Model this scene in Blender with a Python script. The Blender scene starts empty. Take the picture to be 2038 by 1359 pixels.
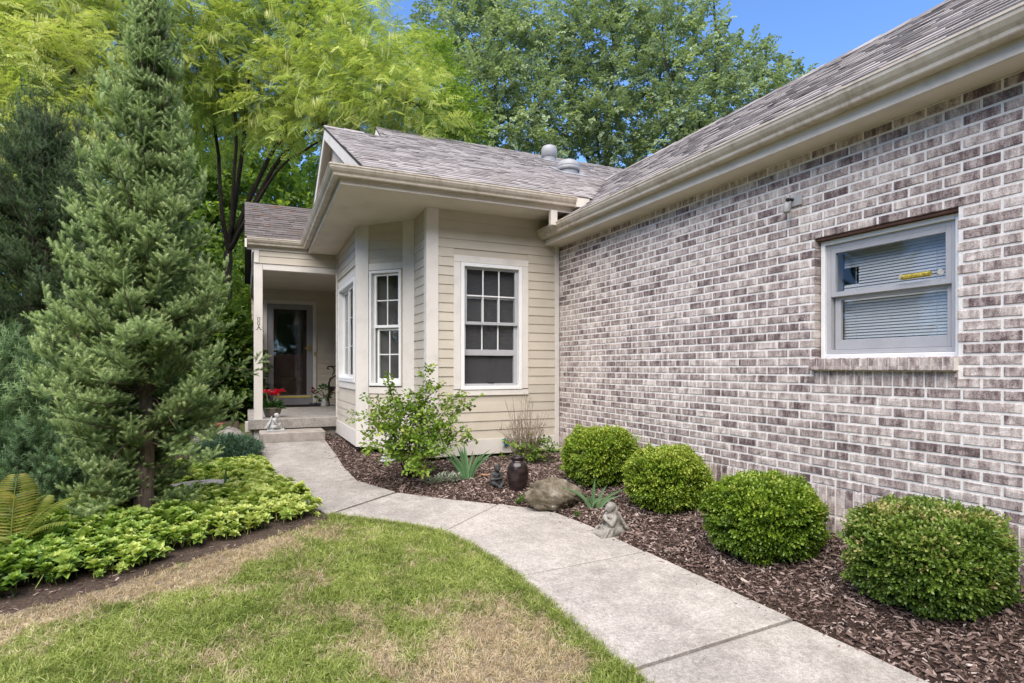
import bpy, bmesh, math, random
import numpy as np
from mathutils import Vector, Matrix, Euler

S = bpy.context.scene
COL = S.collection
# ------------------------------------------------------------------ camera
YAW = math.radians(24.637)
cam_d = bpy.data.cameras.new('camera')
cam = bpy.data.objects.new('camera', cam_d)
COL.objects.link(cam)
cam.location = (0, 0, 1.45)
cam.rotation_euler = (math.radians(90), 0, -YAW)
cam_d.sensor_width = 36.0
cam_d.lens = 1160.0 / 2038.0 * 36.0
cam_d.shift_y = 51.5 / 2038.0
cam_d.clip_start = 0.05
cam_d.clip_end = 2000
S.camera = cam
# ------------------------------------------------------------------ sky and sun
SUN_EL, SUN_AZ = math.radians(56), math.radians(218)      # azimuth clockwise from +Y
W = bpy.data.worlds.new('World')
S.world = W
W.use_nodes = True
wn = W.node_tree
wn.nodes.clear()
sky = wn.nodes.new('ShaderNodeTexSky')
sky.sky_type = 'NISHITA'
sky.sun_disc = False
sky.sun_elevation = SUN_EL
sky.sun_rotation = SUN_AZ
sky.altitude = 1000
sky.air_density = 0.65
sky.dust_density = 0.0
sky.ozone_density = 6.0
bg = wn.nodes.new('ShaderNodeBackground')
bg.inputs['Strength'].default_value = 0.15
wo = wn.nodes.new('ShaderNodeOutputWorld')
hs = wn.nodes.new('ShaderNodeHueSaturation')
hs.inputs['Saturation'].default_value = 1.03
wn.links.new(sky.outputs[0], hs.inputs['Color'])
wn.links.new(hs.outputs[0], bg.inputs[0])
wn.links.new(bg.outputs[0], wo.inputs[0])
sun_d = bpy.data.lights.new('sun', 'SUN')
sun_d.energy = 3.0
sun_d.angle = math.radians(70)
sun_d.color = (1.0, 0.915, 0.80)
sun = bpy.data.objects.new('sun', sun_d)
COL.objects.link(sun)
to_sun = Vector((math.sin(SUN_AZ) * math.cos(SUN_EL), math.cos(SUN_AZ) * math.cos(SUN_EL), math.sin(SUN_EL)))
sun.rotation_euler = (-to_sun).to_track_quat('-Z', 'Y').to_euler()
S.view_settings.view_transform = 'Standard'
S.view_settings.look = 'None'
S.view_settings.exposure = 1.58
S.view_settings.gamma = 1
S.view_settings.use_curve_mapping = False
S.cycles.max_bounces = 8
S.cycles.transparent_max_bounces = 24
S.cycles.caustics_reflective = False
S.cycles.caustics_refractive = False

rng = np.random.default_rng(11)
random.seed(5)
SY, CYW = math.sin(YAW), math.cos(YAW)

def at(px, py, d):
    """point d metres ahead of the camera along the sight line through a photo pixel"""
    r = (px - 1019.0) / 1160.0 * d
    return Vector((CYW * r + SY * d, -SY * r + CYW * d, 1.45 + (731.0 - py) / 1160.0 * d))

def proj(P):
    P = np.asarray(P, float)
    r = CYW * P[..., 0] - SY * P[..., 1]
    d = SY * P[..., 0] + CYW * P[..., 1]
    d = np.where(d > 0.05, d, 0.05)
    return np.stack([1019 + 1160 * r / d, 731 - 1160 * (P[..., 2] - 1.45) / d], -1), d

# ------------------------------------------------------------------ objects
def setp(o, parent):
    o.parent = parent
    if parent.type == 'EMPTY':
        o.matrix_parent_inverse = Matrix.Translation(-Vector(parent.location))
    elif parent.parent is None:
        o.matrix_parent_inverse = Matrix.Translation(-Vector(parent.location))

def tag(o, label=None, cat=None, group=None, kind=None):
    if label: o['label'] = label
    if cat: o['category'] = cat
    if group: o['group'] = group
    if kind: o['kind'] = kind
    return o

def empty(name, loc, label=None, cat=None, group=None):
    o = bpy.data.objects.new(name, None)
    COL.objects.link(o)
    o.location = loc
    o.empty_display_size = .1
    return tag(o, label, cat, group)

def mkmesh(name, V, Fs, mat=None, smooth=False, fattr=None, vattr=None):
    me = bpy.data.meshes.new(name)
    V = np.asarray(V, np.float32).reshape(-1, 3)
    if isinstance(Fs, np.ndarray):
        n, k = Fs.shape
        me.vertices.add(len(V)); me.vertices.foreach_set('co', V.ravel())
        me.loops.add(n * k); me.loops.foreach_set('vertex_index', Fs.astype(np.int32).ravel())
        me.polygons.add(n)
        me.polygons.foreach_set('loop_start', np.arange(0, n * k, k, dtype=np.int32))
        me.polygons.foreach_set('loop_total', np.full(n, k, np.int32))
        me.update(calc_edges=True)
    else:
        me.from_pydata(V.tolist(), [], [tuple(map(int, f)) for f in Fs])
        me.update()
    if mat: me.materials.append(mat)
    if smooth: me.polygons.foreach_set('use_smooth', np.ones(len(me.polygons), bool))
    for d, dom in ((fattr, 'FACE'), (vattr, 'POINT')):
        if d:
            for k_, v in d.items():
                a = me.attributes.new(k_, 'FLOAT', dom)
                a.data.foreach_set('value', np.asarray(v, np.float32))
    return me

def add(name, me, parent=None, loc=None):
    o = bpy.data.objects.new(name, me)
    COL.objects.link(o)
    if parent is not None: setp(o, parent)
    if loc is not None: o.location = loc
    return o

def bevel(o, w=.004, seg=1):
    m = o.modifiers.new('bevel', 'BEVEL')
    m.width = w; m.segments = seg; m.limit_method = 'ANGLE'; m.angle_limit = math.radians(40)
    return o

BF = [(0, 3, 2, 1), (4, 5, 6, 7), (0, 1, 5, 4), (1, 2, 6, 5), (2, 3, 7, 6), (3, 0, 4, 7)]
class MB:
    """collects simple solids for one mesh"""
    def __init__(s): s.v = []; s.f = []; s.t = []
    def raw(s, V, Fs, tone=0.5):
        b = len(s.v); s.v += [tuple(p) for p in V]
        for f in Fs: s.f.append(tuple(b + i for i in f)); s.t.append(tone)
        return s
    def box(s, x0, x1, y0, y1, z0, z1, tone=.5):
        return s.raw([(x0, y0, z0), (x1, y0, z0), (x1, y1, z0), (x0, y1, z0), (x0, y0, z1), (x1, y0, z1), (x1, y1, z1), (x0, y1, z1)], BF, tone)
    def wbox(s, w, s0, s1, o0, o1, z0, z1, tone=.5):
        P = [w(a, o, z) for z in (z0, z1) for a, o in ((s0, o0), (s1, o0), (s1, o1), (s0, o1))]
        return s.raw(P, BF, tone)
    def prism(s, poly, d):
        """planar polygon (3-D points) extruded by vector d"""
        n = len(poly); d = Vector(d)
        P = [Vector(p) for p in poly]; P += [p + d for p in P]
        Fs = [tuple(range(n))[::-1], tuple(range(n, 2 * n))] + [(i, (i + 1) % n, n + (i + 1) % n, n + i) for i in range(n)]
        return s.raw(P, Fs)
    def tube(s, pts, rad, n=6, cap=True):
        pts = [Vector(p) for p in pts]
        if not hasattr(rad, '__len__'): rad = [rad] * len(pts)
        rings = []; ref = None
        for i, p in enumerate(pts):
            t = (pts[min(i + 1, len(pts) - 1)] - pts[max(i - 1, 0)])
            t = t.normalized() if t.length > 1e-9 else Vector((0, 0, 1))
            if ref is None:
                ref = Vector((1, 0, 0)) if abs(t.x) < .8 else Vector((0, 1, 0))
            a = (ref - t * ref.dot(t)).normalized(); b = t.cross(a); ref = a
            rings.append([p + (a * math.cos(k * 2 * math.pi / n) + b * math.sin(k * 2 * math.pi / n)) * rad[i] for k in range(n)])
        V = [v for r in rings for v in r]
        Fs = [(i * n + k, i * n + (k + 1) % n, (i + 1) * n + (k + 1) % n, (i + 1) * n + k) for i in range(len(pts) - 1) for k in range(n)]
        if cap: Fs += [tuple(range(n))[::-1], tuple(range((len(pts) - 1) * n, len(pts) * n))]
        return s.raw(V, Fs)
    def lathe(s, prof, c=(0, 0, 0), n=20):
        V = [(c[0] + r * math.cos(k * 2 * math.pi / n), c[1] + r * math.sin(k * 2 * math.pi / n), c[2] + z) for r, z in prof for k in range(n)]
        Fs = [(i * n + k, i * n + (k + 1) % n, (i + 1) * n + (k + 1) % n, (i + 1) * n + k) for i in range(len(prof) - 1) for k in range(n)]
        return s.raw(V, Fs)
    def sphere(s, c, r, seg=8, ring=6):
        r = r if hasattr(r, '__len__') else (r, r, r)
        V = [(c[0], c[1], c[2] - r[2])]
        for i in range(1, ring):
            a = -math.pi / 2 + math.pi * i / ring
            V += [(c[0] + r[0] * math.cos(a) * math.cos(k * 2 * math.pi / seg), c[1] + r[1] * math.cos(a) * math.sin(k * 2 * math.pi / seg), c[2] + r[2] * math.sin(a)) for k in range(seg)]
        V.append((c[0], c[1], c[2] + r[2])); L = len(V) - 1
        Fs = [(0, 1 + (k + 1) % seg, 1 + k) for k in range(seg)]
        for i in range(ring - 2):
            b = 1 + i * seg
            Fs += [(b + k, b + (k + 1) % seg, b + seg + (k + 1) % seg, b + seg + k) for k in range(seg)]
        b = 1 + (ring - 2) * seg
        Fs += [(b + k, b + (k + 1) % seg, L) for k in range(seg)]
        return s.raw(V, Fs)
    def leaf(s, p, d, up, L, Wd, fold=.25, tone=.5, droop=0.0):
        """pointed oval leaf from p along d; two folded halves"""
        p = Vector(p); d = Vector(d).normalized(); up = Vector(up)
        sd = d.cross(up)
        sd = sd.normalized() if sd.length > 1e-6 else Vector((1, 0, 0))
        n = sd.cross(d)
        m1 = p + d * L * .38; m2 = p + d * L * .72 - n * droop * L * .3; t = p + d * L - n * droop * L
        V = [p, m1 + sd * Wd * .5 + n * Wd * fold, m2 + sd * Wd * .36 + n * Wd * fold * .7, t, m2 - sd * Wd * .36 + n * Wd * fold * .7, m1 - sd * Wd * .5 + n * Wd * fold]
        return s.raw(V, [(0, 1, 2, 3), (0, 3, 4, 5)], tone)
    def leaflet(s, p, d, up, L, Wd, tone=.5):
        p = Vector(p); d = Vector(d).normalized(); sd = d.cross(Vector(up))
        sd = sd.normalized() if sd.length > 1e-6 else Vector((1, 0, 0))
        return s.raw([p, p + d * L * .5 + sd * Wd * .5, p + d * L, p + d * L * .5 - sd * Wd * .5], [(0, 1, 2, 3)], tone)
    def mesh(s, name, mat, smooth=False):
        return mkmesh(name, s.v, s.f, mat, smooth, fattr={'tone': s.t})
    def build(s, name, mat, parent=None, smooth=False, bev=0, loc=None):
        if loc is not None:
            L = Vector(loc); s.v = [tuple(Vector(p) - L) for p in s.v]
        o = add(name, s.mesh(name, mat, smooth), parent, loc)
        if bev: bevel(o, bev)
        return o

# ------------------------------------------------------------------ material nodes
class Mat:
    def __init__(s, name):
        s.m = bpy.data.materials.new(name); s.m.use_nodes = True
        s.t = s.m.node_tree; s.t.nodes.clear()
        s.out = s.t.nodes.new('ShaderNodeOutputMaterial')
    def n(s, typ, **kw):
        nd = s.t.nodes.new(typ)
        for k, v in kw.items(): setattr(nd, k, v)
        return nd
    def put(s, sock, v):
        if isinstance(v, bpy.types.NodeSocket): s.t.links.new(v, sock)
        elif v is not None:
            if isinstance(v, tuple) and len(v) == 3 and sock.type == 'RGBA': v = (*v, 1)
            sock.default_value = v
    def pos(s, scale=None):
        g = s.n('ShaderNodeNewGeometry').outputs['Position']
        if scale is None: return g
        mp = s.n('ShaderNodeMapping'); mp.inputs['Scale'].default_value = scale
        s.put(mp.inputs['Vector'], g); return mp.outputs[0]
    def obj(s, scale=None):
        g = s.n('ShaderNodeTexCoord').outputs['Object']
        if scale is None: return g
        mp = s.n('ShaderNodeMapping'); mp.inputs['Scale'].default_value = scale
        s.put(mp.inputs['Vector'], g); return mp.outputs[0]
    def noise(s, scale, detail=3, rough=.55, vec=None):
        nd = s.n('ShaderNodeTexNoise')
        nd.inputs['Scale'].default_value = scale; nd.inputs['Detail'].default_value = detail; nd.inputs['Roughness'].default_value = rough
        s.put(nd.inputs['Vector'], vec if vec is not None else s.pos()); return nd.outputs[0]
    def voro(s, scale, vec=None, feature='F1'):
        nd = s.n('ShaderNodeTexVoronoi'); nd.feature = feature
        nd.inputs['Scale'].default_value = scale
        s.put(nd.inputs['Vector'], vec if vec is not None else s.pos()); return nd.outputs[0]
    def attr(s, name, inst=False):
        nd = s.n('ShaderNodeAttribute', attribute_name=name)
        nd.attribute_type = 'INSTANCER' if inst else 'GEOMETRY'
        return nd.outputs['Fac']
    def rand(s): return s.n('ShaderNodeObjectInfo').outputs['Random']
    def math(s, op, a, b=None, c=None, clamp=False):
        nd = s.n('ShaderNodeMath', operation=op, use_clamp=clamp)
        s.put(nd.inputs[0], a); s.put(nd.inputs[1], b); s.put(nd.inputs[2], c); return nd.outputs[0]
    def ramp(s, fac, stops):
        nd = s.n('ShaderNodeValToRGB'); e = nd.color_ramp.elements
        while len(e) < len(stops): e.new(.5)
        for k, (p, c) in enumerate(stops):
            e[k].position = p; e[k].color = (*c, 1) if hasattr(c, '__len__') else (c, c, c, 1)
        s.put(nd.inputs[0], fac); return nd.outputs[0]
    def mix(s, f, a, b, mode='MIX'):
        nd = s.n('ShaderNodeMix', data_type='RGBA', blend_type=mode)
        s.put(nd.inputs[0], f); s.put(nd.inputs[6], a); s.put(nd.inputs[7], b); return nd.outputs[2]
    def bump(s, h, strength=.3, dist=.01, normal=None):
        nd = s.n('ShaderNodeBump'); nd.inputs['Strength'].default_value = strength; nd.inputs['Distance'].default_value = dist
        s.put(nd.inputs['Height'], h); s.put(nd.inputs['Normal'], normal); return nd.outputs[0]
    def bsdf(s, col, rough=.7, spec=.3, metal=0., normal=None, coat=None):
        nd = s.n('ShaderNodeBsdfPrincipled')
        s.put(nd.inputs['Base Color'], col); s.put(nd.inputs['Roughness'], rough); s.put(nd.inputs['Metallic'], metal)
        s.put(nd.inputs['Specular IOR Level'], spec); s.put(nd.inputs['Normal'], normal)
        if coat: nd.inputs['Coat Weight'].default_value = coat; nd.inputs['Coat Roughness'].default_value = .12
        return nd.outputs[0]
    def done(s, sh): s.t.links.new(sh, s.out.inputs[0]); return s.m

def paint(name, col, rough=.5, spec=.35, dirt=.12, scale=3.0, grain=0.0):
    m = Mat(name)
    f = m.noise(scale, 5, .65)
    dark = tuple(c * (1 - dirt * 2.2) for c in col); lite = tuple(min(1, c * (1 + dirt * .5)) for c in col)
    c = m.ramp(f, [(.3, dark), (.5, col), (.75, lite)])
    h = m.noise(60 if not grain else grain, 3, .6)
    return m.done(m.bsdf(c, rough, spec, normal=m.bump(h, .12, .004)))

def leafmat(name, stops, trans=.35, tcol=(1.25, 1.2, .6), rough=.5, spec=.25, tipcol=None, noisy=.0):
    """colour from the instance's tone (0..1) and a face tone of the template"""
    m = Mat(name)
    t = m.math('MULTIPLY_ADD', m.rand(), .22, -.11)
    t = m.math('ADD', t, m.attr('tone', True))
    f = m.math('MULTIPLY_ADD', m.attr('tone'), .5, -.25)
    t = m.math('ADD', t, f, clamp=True)
    c = m.ramp(t, stops)
    d = m.bsdf(c, rough, spec)
    tr = m.n('ShaderNodeBsdfTranslucent')
    m.put(tr.inputs[0], m.mix(1.0, c, tuple(tcol), 'MULTIPLY'))
    mx = m.n('ShaderNodeMixShader'); mx.inputs[0].default_value = trans
    m.t.links.new(d, mx.inputs[1]); m.t.links.new(tr.outputs[0], mx.inputs[2])
    return m.done(mx.outputs[0])

def leafmat1(name, stops, trans=.3, tcol=(1.25, 1.2, .6), rough=.45, spec=.3):
    """same for plants whose leaves are one plain mesh with a face tone"""
    m = Mat(name)
    n_ = m.math('MULTIPLY_ADD', m.noise(30, 2), .3, -.15)
    t = m.math('ADD', m.attr('tone'), n_, clamp=True)
    c = m.ramp(t, stops)
    d = m.bsdf(c, rough, spec)
    tr = m.n('ShaderNodeBsdfTranslucent'); m.put(tr.inputs[0], m.mix(1.0, c, tuple(tcol), 'MULTIPLY'))
    mx = m.n('ShaderNodeMixShader'); mx.inputs[0].default_value = trans
    m.t.links.new(d, mx.inputs[1]); m.t.links.new(tr.outputs[0], mx.inputs[2])
    return m.done(mx.outputs[0])

# --- masonry
m = Mat('brick')
tone = m.attr('tone')
v = m.pos()
fine = m.noise(140, 3, .7)
sx = m.n('ShaderNodeSeparateXYZ'); m.put(sx.inputs[0], m.pos())
row = m.math('FLOOR', m.math('MULTIPLY', m.math('SUBTRACT', sx.outputs[2], .5964), 1 / .0664))
cv = m.n('ShaderNodeCombineXYZ')
m.put(cv.inputs[0], m.math('MULTIPLY', tone, 9.)); m.put(cv.inputs[1], m.math('MULTIPLY_ADD', row, 3.713, sx.outputs[1])); m.put(cv.inputs[2], m.math('MULTIPLY', sx.outputs[2], .28))
streak = m.noise(25, 4, .62, cv.outputs[0])
blot = m.noise(13, 2, .5)
t = m.math('ADD', tone, m.math('MULTIPLY_ADD', fine, 1.15, -.575))
t = m.math('ADD', t, m.math('MULTIPLY_ADD', streak, 1.75, -.875))
t = m.math('ADD', t, m.math('MULTIPLY_ADD', blot, .5, -.21), clamp=True)
c = m.ramp(t, [(.05, (.095, .066, .066)), (.28, (.18, .135, .132)), (.48, (.33, .268, .25)), (.7, (.475, .405, .37)), (.95, (.67, .605, .56))])
M_BRICK = m.done(m.bsdf(c, .9, .15, normal=m.bump(m.noise(90, 4, .7), .5, .006)))
m = Mat('mortar')
c = m.ramp(m.noise(40, 5, .7), [(.3, (.66, .63, .60)), (.6, (.80, .77, .74)), (.8, (.86, .84, .81))])
M_MORTAR = m.done(m.bsdf(c, .95, .1, normal=m.bump(m.noise(130, 3, .7), .5, .005)))
m = Mat('concrete')
big = m.noise(2.1, 6, .72); mid = m.noise(9, 6, .7); fine = m.noise(260, 2, .8)
broom = m.noise(55, 3, .6, m.pos((1.0, .18, 1)))
stain = m.ramp(m.noise(2.6, 7, .72), [(.42, 0.0), (.62, 1.0)])
c = m.ramp(m.math('ADD', m.math('MULTIPLY', mid, .55), m.math('MULTIPLY', big, .45)), [(.34, (.235, .212, .19)), (.5, (.34, .312, .284)), (.66, (.42, .39, .36))])
c = m.mix(m.math('MULTIPLY', stain, .5), c, (.20, .185, .17))
c = m.mix(m.math('MULTIPLY', m.ramp(m.noise(.8, 6, .7, m.pos((1, 1, 1))), [(.5, 0.0), (.68, 1.0)]), .25), c, (.48, .44, .41))
c = m.mix(.65, c, m.ramp(fine, [(.3, .15), (.5, .5), (.7, .85)]), 'OVERLAY')
c = m.mix(.5, c, m.ramp(m.noise(48, 4, .75), [(.32, .22), (.5, .5), (.68, .78)]), 'OVERLAY')
c = m.mix(m.ramp(m.voro(75), [(.0, .5), (.09, 0.)]), c, (.13, .115, .1))
M_CONC = m.done(m.bsdf(c, .9, .2, normal=m.bump(m.math('ADD', m.math('MULTIPLY', fine, .6), broom), .35, .004)))
m = Mat('step_concrete')
c = m.ramp(m.noise(6, 7, .7), [(.3, (.22, .195, .17)), (.55, (.36, .325, .29)), (.8, (.47, .43, .39))])
c = m.mix(.4, c, m.ramp(m.noise(200, 2, .8), [(.3, .25), (.5, .5), (.7, .75)]), 'OVERLAY')
M_STEP = m.done(m.bsdf(c, .9, .2, normal=m.bump(m.noise(150, 3, .7), .4, .004)))
# --- house paint
m = Mat('siding_paint')
h = m.noise(26, 4, .6, m.pos((.12, .12, 4)))
c = m.ramp(m.noise(2.2, 5, .65), [(.3, (.50, .45, .365)), (.55, (.55, .495, .41)), (.8, (.58, .53, .45))])
c = m.mix(m.math('MULTIPLY', m.ramp(h, [(.4, 0.), (.7, 1.)]), .12), c, (.42, .36, .29))
c = m.mix(1.0, c, m.ramp(m.rand(), [(0, (.93, .93, .93)), (1, (1.03, 1.03, 1.03))]), 'MULTIPLY')
M_SIDE = m.done(m.bsdf(c, .6, .3, normal=m.bump(h, .18, .004)))
M_TRIM = paint('trim_paint', (.67, .63, .58), .55, .3, .06, 4, 40)
M_SOFF = paint('soffit_paint', (.66, .60, .505), .6, .25, .07, 2.0)
M_FASC = paint('fascia_paint', (.62, .565, .49), .5, .35, .10, 3.0)
m = Mat('gutter_metal')
st = m.noise(30, 4, .7, m.pos((.7, .7, .12)))
c = m.ramp(m.math('ADD', m.math('MULTIPLY', m.noise(4, 5, .7), .6), m.math('MULTIPLY', st, .4)), [(.36, (.33, .27, .20)), (.5, (.52, .455, .37)), (.66, (.60, .545, .46))])
M_GUT = m.done(m.bsdf(c, .38, .5, normal=m.bump(m.noise(12, 2), .05, .004)))
m = Mat('shingle')
tone = m.attr('tone'); g = m.noise(240, 2, .8)
t = m.math('ADD', tone, m.math('MULTIPLY_ADD', g, .7, -.35))
t = m.math('ADD', t, m.math('MULTIPLY_ADD', m.noise(5, 4, .6), .35, -.175), clamp=True)
c = m.ramp(t, [(.05, (.085, .074, .072)), (.35, (.205, .185, .178)), (.6, (.31, .284, .274)), (.95, (.43, .40, .39))])
M_SHING = m.done(m.bsdf(c, .95, .15, normal=m.bump(m.noise(190, 2, .8), .6, .005)))
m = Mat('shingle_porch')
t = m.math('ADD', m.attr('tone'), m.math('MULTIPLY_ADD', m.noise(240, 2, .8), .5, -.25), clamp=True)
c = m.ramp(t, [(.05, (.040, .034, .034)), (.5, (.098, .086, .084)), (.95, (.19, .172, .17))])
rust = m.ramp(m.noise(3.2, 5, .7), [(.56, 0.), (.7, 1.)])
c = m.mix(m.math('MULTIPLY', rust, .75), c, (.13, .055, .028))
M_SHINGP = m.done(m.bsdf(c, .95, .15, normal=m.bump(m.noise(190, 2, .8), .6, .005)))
M_DECK = paint('roof_felt', (.05, .045, .045), .9, .1)
M_VENT = paint('vent_metal', (.27, .27, .275), .5, .4, .12, 8)
# --- windows and doors
M_VINYL = paint('white_vinyl', (.78, .78, .77), .35, .45, .03, 6)
M_SASH = paint('grey_vinyl', (.40, .40, .415), .4, .4, .05, 8)
M_BROWN = paint('brown_steel_lintel', (.10, .045, .03), .6, .3)
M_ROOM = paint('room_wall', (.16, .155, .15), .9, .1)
m = Mat('window_glass')
fr = m.n('ShaderNodeFresnel'); bf = m.n('ShaderNodeNewGeometry').outputs['Backfacing']
m.put(fr.inputs['IOR'], m.math('MULTIPLY_ADD', bf, 1 / 1.52 - 1.52, 1.52))
wob = m.bump(m.noise(2.2, 1), .06, .05)
m.put(fr.inputs['Normal'], wob)
f = m.math('MULTIPLY_ADD', fr.outputs[0], 1.1, .0, clamp=True)
gl = m.n('ShaderNodeBsdfGlossy'); gl.inputs['Roughness'].default_value = .02; m.put(gl.inputs['Normal'], wob)
tr = m.n('ShaderNodeBsdfTransparent'); tr.inputs[0].default_value = (.93, .95, .95, 1)
mx = m.n('ShaderNodeMixShader'); m.put(mx.inputs[0], f)
m.t.links.new(tr.outputs[0], mx.inputs[1]); m.t.links.new(gl.outputs[0], mx.inputs[2])
M_GLASS = m.done(mx.outputs[0])
m = Mat('insect_screen')
d = m.bsdf((.10, .10, .107), .7, .3)
tr = m.n('ShaderNodeBsdfTransparent'); mx = m.n('ShaderNodeMixShader')
m.put(mx.inputs[0], m.math('MULTIPLY_ADD', m.noise(60, 3), .16, .42))
m.t.links.new(tr.outputs[0], mx.inputs[1]); m.t.links.new(d, mx.inputs[2])
M_SCREEN = m.done(mx.outputs[0])
M_BLIND = paint('blind_slat', (.47, .48, .50), .45, .35, .05, 6)
M_STORM = paint('storm_door_grey', (.27, .265, .275), .45, .35, .06, 6)
M_DOOR = paint('maroon_door', (.035, .014, .012), .45, .4, .1, 5)
M_BRASS = Mat('brass'); M_BRASS = M_BRASS.done(M_BRASS.bsdf((.62, .44, .13), .3, .5, 1.0))
M_STRIP = paint('brass_sweep', (.62, .50, .12), .35, .5, .06)
M_BLACK = paint('black_iron', (.016, .016, .018), .4, .45, .1)
M_RUBBER = paint('dark_mat', (.022, .018, .017), .95, .1, .2, 30)
M_GREYMETAL = paint('grey_metal', (.38, .38, .37), .45, .5, .08, 10)
M_TEAL = paint('teal_enamel', (.02, .16, .17), .35, .5, .2, 30)
# --- ground
def groundmat():
    m = Mat('lawn_soil')
    dry = m.attr('dry')
    f = m.noise(70, 5, .75); f2 = m.noise(9, 4, .6)
    soil = m.ramp(f, [(.3, (.10, .075, .05)), (.55, (.24, .19, .13)), (.75, (.40, .335, .25))])
    grn = m.ramp(f, [(.3, (.035, .045, .012)), (.6, (.09, .12, .03)), (.8, (.16, .18, .06))])
    c = m.mix(m.math('MULTIPLY_ADD', dry, 1.0, m.math('MULTIPLY_ADD', f2, .5, -.25), clamp=True), grn, soil)
    return m.done(m.bsdf(c, .95, .1, normal=m.bump(f, .8, .02)))
M_LAWN = groundmat()
m = Mat('bed_soil')
c = m.ramp(m.noise(55, 6, .75), [(.3, (.035, .026, .02)), (.55, (.085, .062, .048)), (.75, (.19, .15, .12))])
M_SOIL = m.done(m.bsdf(c, .95, .1, normal=m.bump(m.noise(60, 5, .7), .9, .02)))
m = Mat('mulch_base')
c = m.ramp(m.noise(80, 5, .75), [(.3, (.018, .012, .010)), (.55, (.05, .032, .026)), (.78, (.13, .085, .07))])
M_MULCH = m.done(m.bsdf(c, .95, .1, normal=m.bump(m.noise(70, 4, .7), 1., .02)))
m = Mat('mulch_chip')
t = m.math('ADD', m.attr('tone', True), m.math('MULTIPLY_ADD', m.noise(120, 3, .7), .3, -.15), clamp=True)
c = m.ramp(t, [(.0, (.026, .018, .015)), (.3, (.092, .060, .048)), (.55, (.18, .125, .105)), (.78, (.31, .235, .205)), (.97, (.44, .37, .33))])
M_CHIP = m.done(m.bsdf(c, .85, .25, normal=m.bump(m.noise(200, 3, .7), .4, .003)))
m = Mat('grass_blade')
t = m.math('ADD', m.attr('tone', True), m.math('MULTIPLY_ADD', m.attr('tone'), .5, -.25), clamp=True)
g = m.ramp(t, [(0, (.075, .115, .020)), (.5, (.25, .325, .066)), (1, (.50, .53, .19))])
dcol = m.ramp(t, [(0, (.28, .21, .12)), (.5, (.52, .42, .27)), (1, (.70, .60, .43))])
dd = m.math('ADD', m.attr('dry', True), m.math('MULTIPLY_ADD', m.attr('tone'), .5, -.25), clamp=True)
c = m.mix(m.ramp(dd, [(.35, 0.), (.65, 1.)]), g, dcol)
d = m.bsdf(c, .55, .25)
tr = m.n('ShaderNodeBsdfTranslucent'); m.put(tr.inputs[0], m.mix(1., c, (1.2, 1.15, .7), 'MULTIPLY'))
mx = m.n('ShaderNodeMixShader'); mx.inputs[0].default_value = .3
m.t.links.new(d, mx.inputs[1]); m.t.links.new(tr.outputs[0], mx.inputs[2])
M_GRASS = m.done(mx.outputs[0])
# --- stone, clay, statues
def stone(name, a, b, c3, sc=8, rough=.9):
    m = Mat(name)
    c = m.ramp(m.noise(sc, 7, .7), [(.3, a), (.52, b), (.75, c3)])
    c = m.mix(.35, c, m.ramp(m.noise(sc * 18, 3, .8), [(.3, .2), (.5, .5), (.7, .8)]), 'OVERLAY')
    return m.done(m.bsdf(c, rough, .2, normal=m.bump(m.noise(sc * 6, 5, .7), .6, .008)))
m = Mat('boulder_stone')
c = m.ramp(m.noise(7, 7, .7), [(.34, (.055, .045, .03)), (.5, (.13, .11, .078)), (.68, (.25, .22, .18))])
c = m.mix(.4, c, m.ramp(m.noise(120, 3, .8), [(.3, .2), (.5, .5), (.7, .8)]), 'OVERLAY')
c = m.mix(m.ramp(m.noise(14, 6, .75), [(.66, 0.), (.7, 1.)]), c, (.62, .62, .60))
M_BOULD = m.done(m.bsdf(c, .92, .15, normal=m.bump(m.noise(40, 6, .7), .8, .012)))
M_ROCK = stone('pale_stone', (.16, .145, .13), (.30, .28, .26), (.44, .42, .40))
M_STAT = stone('grey_cast_stone', (.13, .12, .105), (.25, .235, .21), (.38, .365, .335), 14)
M_STAT2 = stone('pale_cast_stone', (.26, .26, .25), (.43, .43, .42), (.60, .60, .59), 14)
M_STATD = stone('dark_cast_stone', (.022, .022, .022), (.05, .05, .05), (.10, .10, .095), 14, .7)
m = Mat('brown_glaze')
c = m.ramp(m.noise(10, 4, .6, m.pos((1, 1, 3))), [(.3, (.012, .008, .008)), (.6, (.028, .018, .018)), (.8, (.05, .034, .032))])
M_URN = m.done(m.bsdf(c, .22, .5, normal=m.bump(m.noise(50, 2, .5, m.pos((.3, .3, 3))), .15, .004)))
M_TERRA = paint('terracotta', (.24, .10, .06), .8, .2, .12, 12)
M_CREAMPOT = paint('white_glazed_pot', (.66, .66, .66), .35, .5, .14, 20)
M_CLAYPOT = paint('weathered_pot', (.20, .165, .14), .8, .2, .2, 16)
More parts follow.
